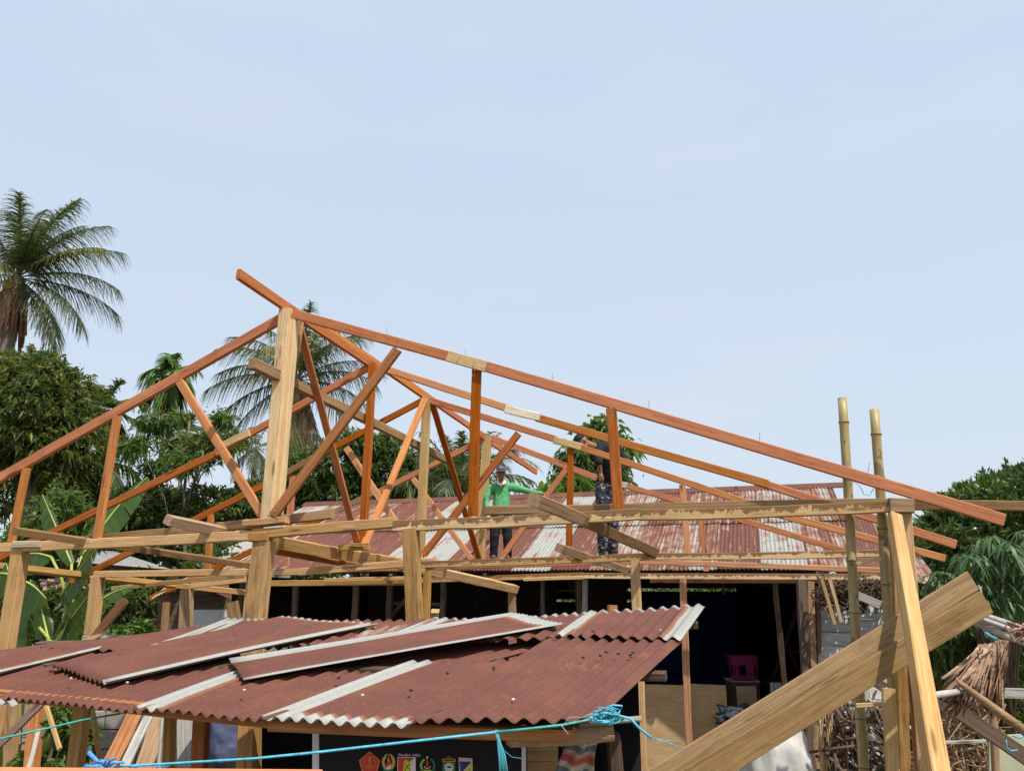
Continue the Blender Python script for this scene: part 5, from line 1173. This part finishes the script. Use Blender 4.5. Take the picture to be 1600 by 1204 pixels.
n.links.new(cc, b.inputs['Base Color']); b.inputs['Roughness'].default_value = .85
FOLD = bpy.data.textures.new('cloth_folds', 'CLOUDS'); FOLD.noise_scale = .11; FOLD.noise_depth = 2
def folds(o, k=.028):
    d_ = o.modifiers.new('folds', 'DISPLACE'); d_.texture = FOLD; d_.strength = k; d_.mid_level = .5; d_.texture_coords = 'LOCAL'; return o
M_LOGO = plain('pale_cap_badge', (.5, .42, .45), .7)
def head(caps, ells, c, fwd, up, s=1.):
    """skull, jaw, nose, ears, brow added to a body; returns the head's rotation"""
    f = Vector(fwd).normalized(); u = (Vector(up)-f*Vector(up).dot(f)).normalized(); r = f.cross(u)
    R = Matrix((r, f, u)).transposed(); c = Vector(c); P = lambda x, y, z: c+R @ (Vector((x, y, z))*s)
    ells += [(P(0, -.008, .03), (.076*s, .094*s, .09*s), R), (P(0, .022, -.035), (.056*s, .066*s, .075*s), R), (P(0, .05, -.085), (.03*s, .028*s, .026*s), R), (P(0, .088, -.012), (.011*s, .016*s, .026*s), R), (P(0, .098, -.028), (.015*s, .013*s, .011*s), R),
             (P(.045, .06, -.02), (.02*s, .018*s, .018*s), R), (P(-.045, .06, -.02), (.02*s, .018*s, .018*s), R), (P(0, .082, .026), (.05*s, .012*s, .010*s), R), (P(.079, -.005, -.005), (.010*s, .020*s, .032*s), R), (P(-.079, -.005, -.005), (.010*s, .020*s, .032*s), R), (P(0, .083, -.058), (.024*s, .010*s, .009*s), R)]
    return R, P
def face_bits(T, P, R, s=1.):
    for sx_ in (-1, 1):
        bm = bmesh.new(); ellip(bm, P(.030*sx_, .080, .010), (.013*s, .008*s, .006*s), R, 2); me = bpy.data.meshes.new('eye'); bm.to_mesh(me); bm.free(); link('eye', me, M_EYE, T)
        bm = bmesh.new(); ellip(bm, P(.030*sx_, .090, .027), (.020*s, .005*s, .004*s), R, 2); me = bpy.data.meshes.new('eyebrow'); bm.to_mesh(me); bm.free(); link('eyebrow', me, M_HAIR, T)
    bm = bmesh.new(); ellip(bm, P(0, .092, -.057), (.024*s, .005*s, .005*s), R, 2); me = bpy.data.meshes.new('mouth'); bm.to_mesh(me); bm.free(); link('mouth', me, M_LIP, T)
def cap_hat(T, P, R, mat, s=1., brim=True, badge=False):
    bm = bmesh.new(); V = []
    bmesh.ops.create_icosphere(bm, subdivisions=3, radius=1)
    bmesh.ops.delete(bm, geom=[v for v in bm.verts if v.co.z < -.05], context='VERTS')
    for v in bm.verts: v.co = P(v.co.x*.088, v.co.y*.104-.006, v.co.z*.088+.045)
    me = bpy.data.meshes.new('cap'); bm.to_mesh(me); bm.free(); me.polygons.foreach_set('use_smooth', [True]*len(me.polygons)); c = link('cap', me, mat, T); c.modifiers.new('s', 'SOLIDIFY').thickness = .004
    if brim:
        n_ = 12; V = []; 
        for i in range(n_+1):
            a = math.pi*(.12+.76*i/n_); V += [P(math.cos(a)*.085, math.sin(a)*.098-.006, .045), P(math.cos(a)*.088, math.sin(a)*.100+.07*math.sin(a)**.7, .028-.012*math.cos(a)**2)]
        me = pymesh('cap_brim', V, [(2*i, 2*i+2, 2*i+3, 2*i+1) for i in range(n_)], True); q = link('cap_brim', me, mat, c); q.modifiers.new('s', 'SOLIDIFY').thickness = .005
    if badge:
        bm = bmesh.new(); ellip(bm, P(0, .096, .083), (.026, .006, .014), R, 2); me = bpy.data.meshes.new('cap_badge'); bm.to_mesh(me); bm.free(); link('cap_badge', me, M_LOGO, c)
def hand(caps, w, d, down=(0, 0, -1), r=.011, curl=.3):
    """palm and five fingers from wrist w along d"""
    w = Vector(w); d = Vector(d).normalized(); dn = Vector(down); sd = d.cross(dn).normalized(); caps.append((w, .026, w+d*.075, .034, .6))
    for i, (o_, L) in enumerate(((-.030, .062), (-.010, .074), (.011, .070), (.030, .056))):
        a = w+d*.085+sd*o_; b_ = a+(d+dn*curl*.5).normalized()*L*.55; c = b_+(d+dn*curl*1.8).normalized()*L*.5
        caps += [(a, r, b_, r*.9), (b_, r*.9, c, r*.75)]
    a = w+d*.03-sd*.03; b_ = a+(d*.6-sd).normalized()*.04; caps += [(a, r*1.1, b_, r), (b_, r, b_+(d-sd*.3).normalized()*.035, r*.8)]
# --- man in green at the rear truss
Y = 13.75
g = lambda u, v, dy=0.: aty(u, v, Y+dy)
T = thing('person', 'man in green polo shirt and grey cap resting one arm on a beam', 'person', g(783, 873))
org = g(783, 790); caps = []; ells = []
R, P = head(caps, ells, g(783, 738.5, -.05), (-.02, -1, -.12), (0, -.1, 1), 1.05)
caps += [(g(783, 746), .052, g(784, 755, .03), .058), (g(784, 760, .05), .09, g(784, 775, .05), .10, .7), (g(784, 775, .05), .10, g(782, 800, .03), .11, .7), (g(769, 760, .05), .045, g(799, 760, .05), .045)]
caps += [(g(804, 761, .04), .048, g(827, 766, -.05), .038), (g(827, 766, -.05), .036, g(846, 771, -.15), .028), (g(765, 762, .04), .048, g(760, 779, -.02), .038), (g(760, 779), .036, g(761, 795, -.12), .028)]
hand(caps, g(846, 771, -.15), g(856, 773, -.2)-g(846, 771, -.15)); hand(caps, g(761, 795, -.12), Vector((.4, -.5, -.3)))
for sx_, hx, kx, fx in ((-1, 776, 772, 771), (1, 790, 793, 793)):
    caps += [(g(hx, 802, .03), .092, g(kx, 838, .0), .062), (g(kx, 838), .060, g(fx, 867, .05), .040), (g(fx, 870, .03), .042, g(fx, 871, -.13), .036)]
body('body', caps, ells, M_SKIN, T, .008, org, 2); face_bits(T, P, R, 1.05); cap_hat(T, P, R, M_CAPB, badge=True)
sh = [(g(784, 760, .05), .135, g(784, 775, .05), .150, .75), (g(784, 775, .05), .150, g(782, 801, .03), .165, .75), (g(769, 761, .04), .074, g(800, 761, .04), .074), (g(803, 762, .04), .074, g(827, 767, -.05), .054), (g(827, 767, -.05), .054, g(845, 771, -.14), .041), (g(766, 763, .04), .072, g(760, 779, -.02), .056), (g(760, 779), .054, g(761, 793, -.11), .042)]
folds(body('shirt', sh, [], M_SHIRT, T, .014, org, 5))
# open collar: two pale flaps and skin at the neckline
for sgn in (-1, 1):
    a, b_, c_, d_ = g(783+sgn*4.5, 749, -.03), g(783+sgn*8.5, 753, -.04), g(783+sgn*5, 757, -.11), g(783+sgn*1.6, 757, -.125)
    slab('collar', [a, b_, c_, d_], (0, -.012, .004), M_COLLAR, T)
slab('neck_opening', [g(780.5, 752, -.06), g(786, 752, -.06), g(783.4, 760.5, -.115), g(782.6, 760.5, -.115)], (0, -.012, 0), M_SKIN, T)
tr = [(g(776, 800, .03), .115, g(772.5, 838, 0), .088), (g(772.5, 838), .086, g(771, 868, .05), .072), (g(790, 800, .03), .115, g(793, 838, 0), .088), (g(793, 838), .086, g(793, 868, .05), .072), (g(777, 797, .03), .12, g(789, 797, .03), .12)]
folds(body('trousers', tr, [], M_BLACKC, T, .014, org, 4))
for fx in (771, 793): body('boot', [(g(fx, 869.5, .06), .052, g(fx, 871, -.14), .044)], [], M_DARK, T, .012, g(fx, 870), 2)
timber('standing_board', g(760, 875.5, -.02), g(806, 874.5, -.02), .035, .30, M_TAN, HF, ref=Vector((0, -1, 0)))
# --- stooping man in black shirt and camouflage trousers
Y = 11.35
T = thing('person', 'stooping man in black shirt and navy camouflage trousers on the beams', 'person', g(948, 880))
org = g(948, 780); caps = []; ells = []
R, P = head(caps, ells, g(909, 691, -.30), (-.75, -.55, -.75), (-.75, -.15, .75), 1.05)
caps += [(g(915, 693, -.26), .06, g(930, 699, -.15), .065), (g(940, 705, -.1), .10, g(950, 725, -.0), .11), (g(950, 725), .11, g(949, 757, .06), .11), (g(937, 704, -.17), .045, g(960, 703, .0), .045)]
caps += [(g(934, 704, -.2), .052, g(936, 724, -.34), .042), (g(936, 724, -.34), .040, g(938, 737, -.30), .030), (g(966, 704, .0), .052, g(976, 722, .0), .042), (g(976, 722), .040, g(966, 738, -.15), .032)]
hand(caps, g(938, 736, -.30), Vector((.1, -.15, -1)), down=(0, 1, 0)); hand(caps, g(966, 738, -.15), Vector((-.6, -.2, -.7)), down=(0, 1, 0))
for hx, kx, fx in ((942, 940, 942), (957, 958, 958)): caps += [(g(hx, 765, .05), .10, g(kx, 817, -.03), .066), (g(kx, 817, -.03), .064, g(fx, 870, .06), .044), (g(fx, 874, .06), .045, g(fx-2, 875, -.12), .038)]
body('body', caps, ells, M_SKIN, T, .009, org, 2); face_bits(T, P, R, 1.05); cap_hat(T, P, R, M_HAIR, 1.05)
sh = [(g(940, 704, -.12), .15, g(950, 725, -.02), .165, .85), (g(950, 725, -.02), .16, g(948, 752, .05), .150, .85), (g(938, 702, -.18), .085, g(962, 702, .0), .10), (g(935, 704, -.2), .075, g(936, 722, -.33), .062), (g(966, 704, 0), .078, g(976, 722, 0), .060), (g(976, 722), .058, g(970, 733, -.1), .048)]
folds(body('shirt', sh, [], M_BLACKC, T, .014, org, 5))
tr = [(g(943, 762, .05), .128, g(941, 817, -.03), .093), (g(941, 817, -.03), .092, g(942, 866, .06), .072), (g(956, 762, .05), .128, g(958, 817, -.03), .093), (g(958, 817, -.03), .092, g(958, 866, .06), .072), (g(944, 752, .05), .125, g(954, 752, .05), .125)]
folds(body('trousers', tr, [], mc, T, .014, org, 4))
for fx in (942, 958): body('boot', [(g(fx, 873, .08), .055, g(fx-2, 875, -.14), .046)], [], M_BLACKC, T, .012, g(fx, 874), 2)
timber('standing_board', g(915, 881, 0), g(985, 879, 0), .03, .22, M_TAN, HF, ref=Vector((0, -1, 0)))
# --- man standing beneath the shed roof, head hidden by it
Y = 7.3
s0 = g(356, 1150); G0 = Vector((s0.x, Y, 0)); T = thing('person', 'man in dusty blue shirt standing in the shade under the shed roof', 'person', G0)
q = lambda x, y_, z: G0+Vector((x, y_, z)); caps = []; ells = []
R, P = head(caps, ells, q(0, -.03, 1.56), (.3, -1, -.1), (0, 0, 1), 1.05)
caps += [(q(0, 0, 1.42), .055, q(0, 0, 1.5), .055), (q(0, 0, 1.25), .15, q(0, 0, .95), .135, .75), (q(-.17, 0, 1.38), .06, q(.17, 0, 1.38), .06), (q(-.2, 0, 1.36), .05, q(-.25, .02, 1.07), .042), (q(-.25, .02, 1.07), .04, q(-.23, -.06, .84), .03), (q(.2, 0, 1.36), .05, q(.26, .02, 1.07), .042), (q(.26, .02, 1.07), .04, q(.24, -.05, .84), .03)]
for sx_ in (-1, 1): caps += [(q(.09*sx_, 0, .92), .10, q(.10*sx_, 0, .5), .065), (q(.10*sx_, 0, .5), .063, q(.11*sx_, .02, .1), .045), (q(.11*sx_, .02, .05), .045, q(.12*sx_, -.14, .04), .036)]
hand(caps, q(-.23, -.06, .84), Vector((0, -.1, -1)), down=(.6, -.6, 0)); hand(caps, q(.24, -.05, .84), Vector((0, -.1, -1)), down=(-.6, -.6, 0))
body('body', caps, ells, M_SKIN, T, .009, q(0, 0, 1), 2); face_bits(T, P, R, 1.05)
bm = bmesh.new(); ellip(bm, P(0, -.02, .06), (.082, .10, .078), R, 3); me = bpy.data.meshes.new('hair'); bm.to_mesh(me); bm.free(); link('hair', me, M_HAIR, T)
folds(body('shirt', [(q(0, 0, 1.30), .17, q(0, 0, 1.0), .165, .75), (q(-.15, 0, 1.38), .08, q(.15, 0, 1.38), .08), (q(-.19, 0, 1.35), .075, q(-.24, .01, 1.12), .07), (q(.19, 0, 1.35), .075, q(.25, .01, 1.12), .07)], [], plain('dusty_blue_cloth', (.10, .12, .21), .85, .15, 8, bmp=.5), T, .014, q(0, 0, 1), 5))
body('sleeve', [(q(-.245, .01, 1.14), .056, q(-.235, -.04, .90), .046)], [], M_BLACKC, T, .012, q(-.24, 0, 1), 2)
folds(body('trousers', [(q(-.08, 0, .92), .128, q(.08, 0, .92), .128, .85), (q(-.09, 0, .88), .12, q(-.10, 0, .5), .088), (q(-.10, 0, .5), .086, q(-.11, .02, .08), .072), (q(.09, 0, .88), .12, q(.10, 0, .5), .088), (q(.10, 0, .5), .086, q(.11, .02, .08), .072)], [], M_BLACKC, T, .014, q(0, 0, .5), 4))
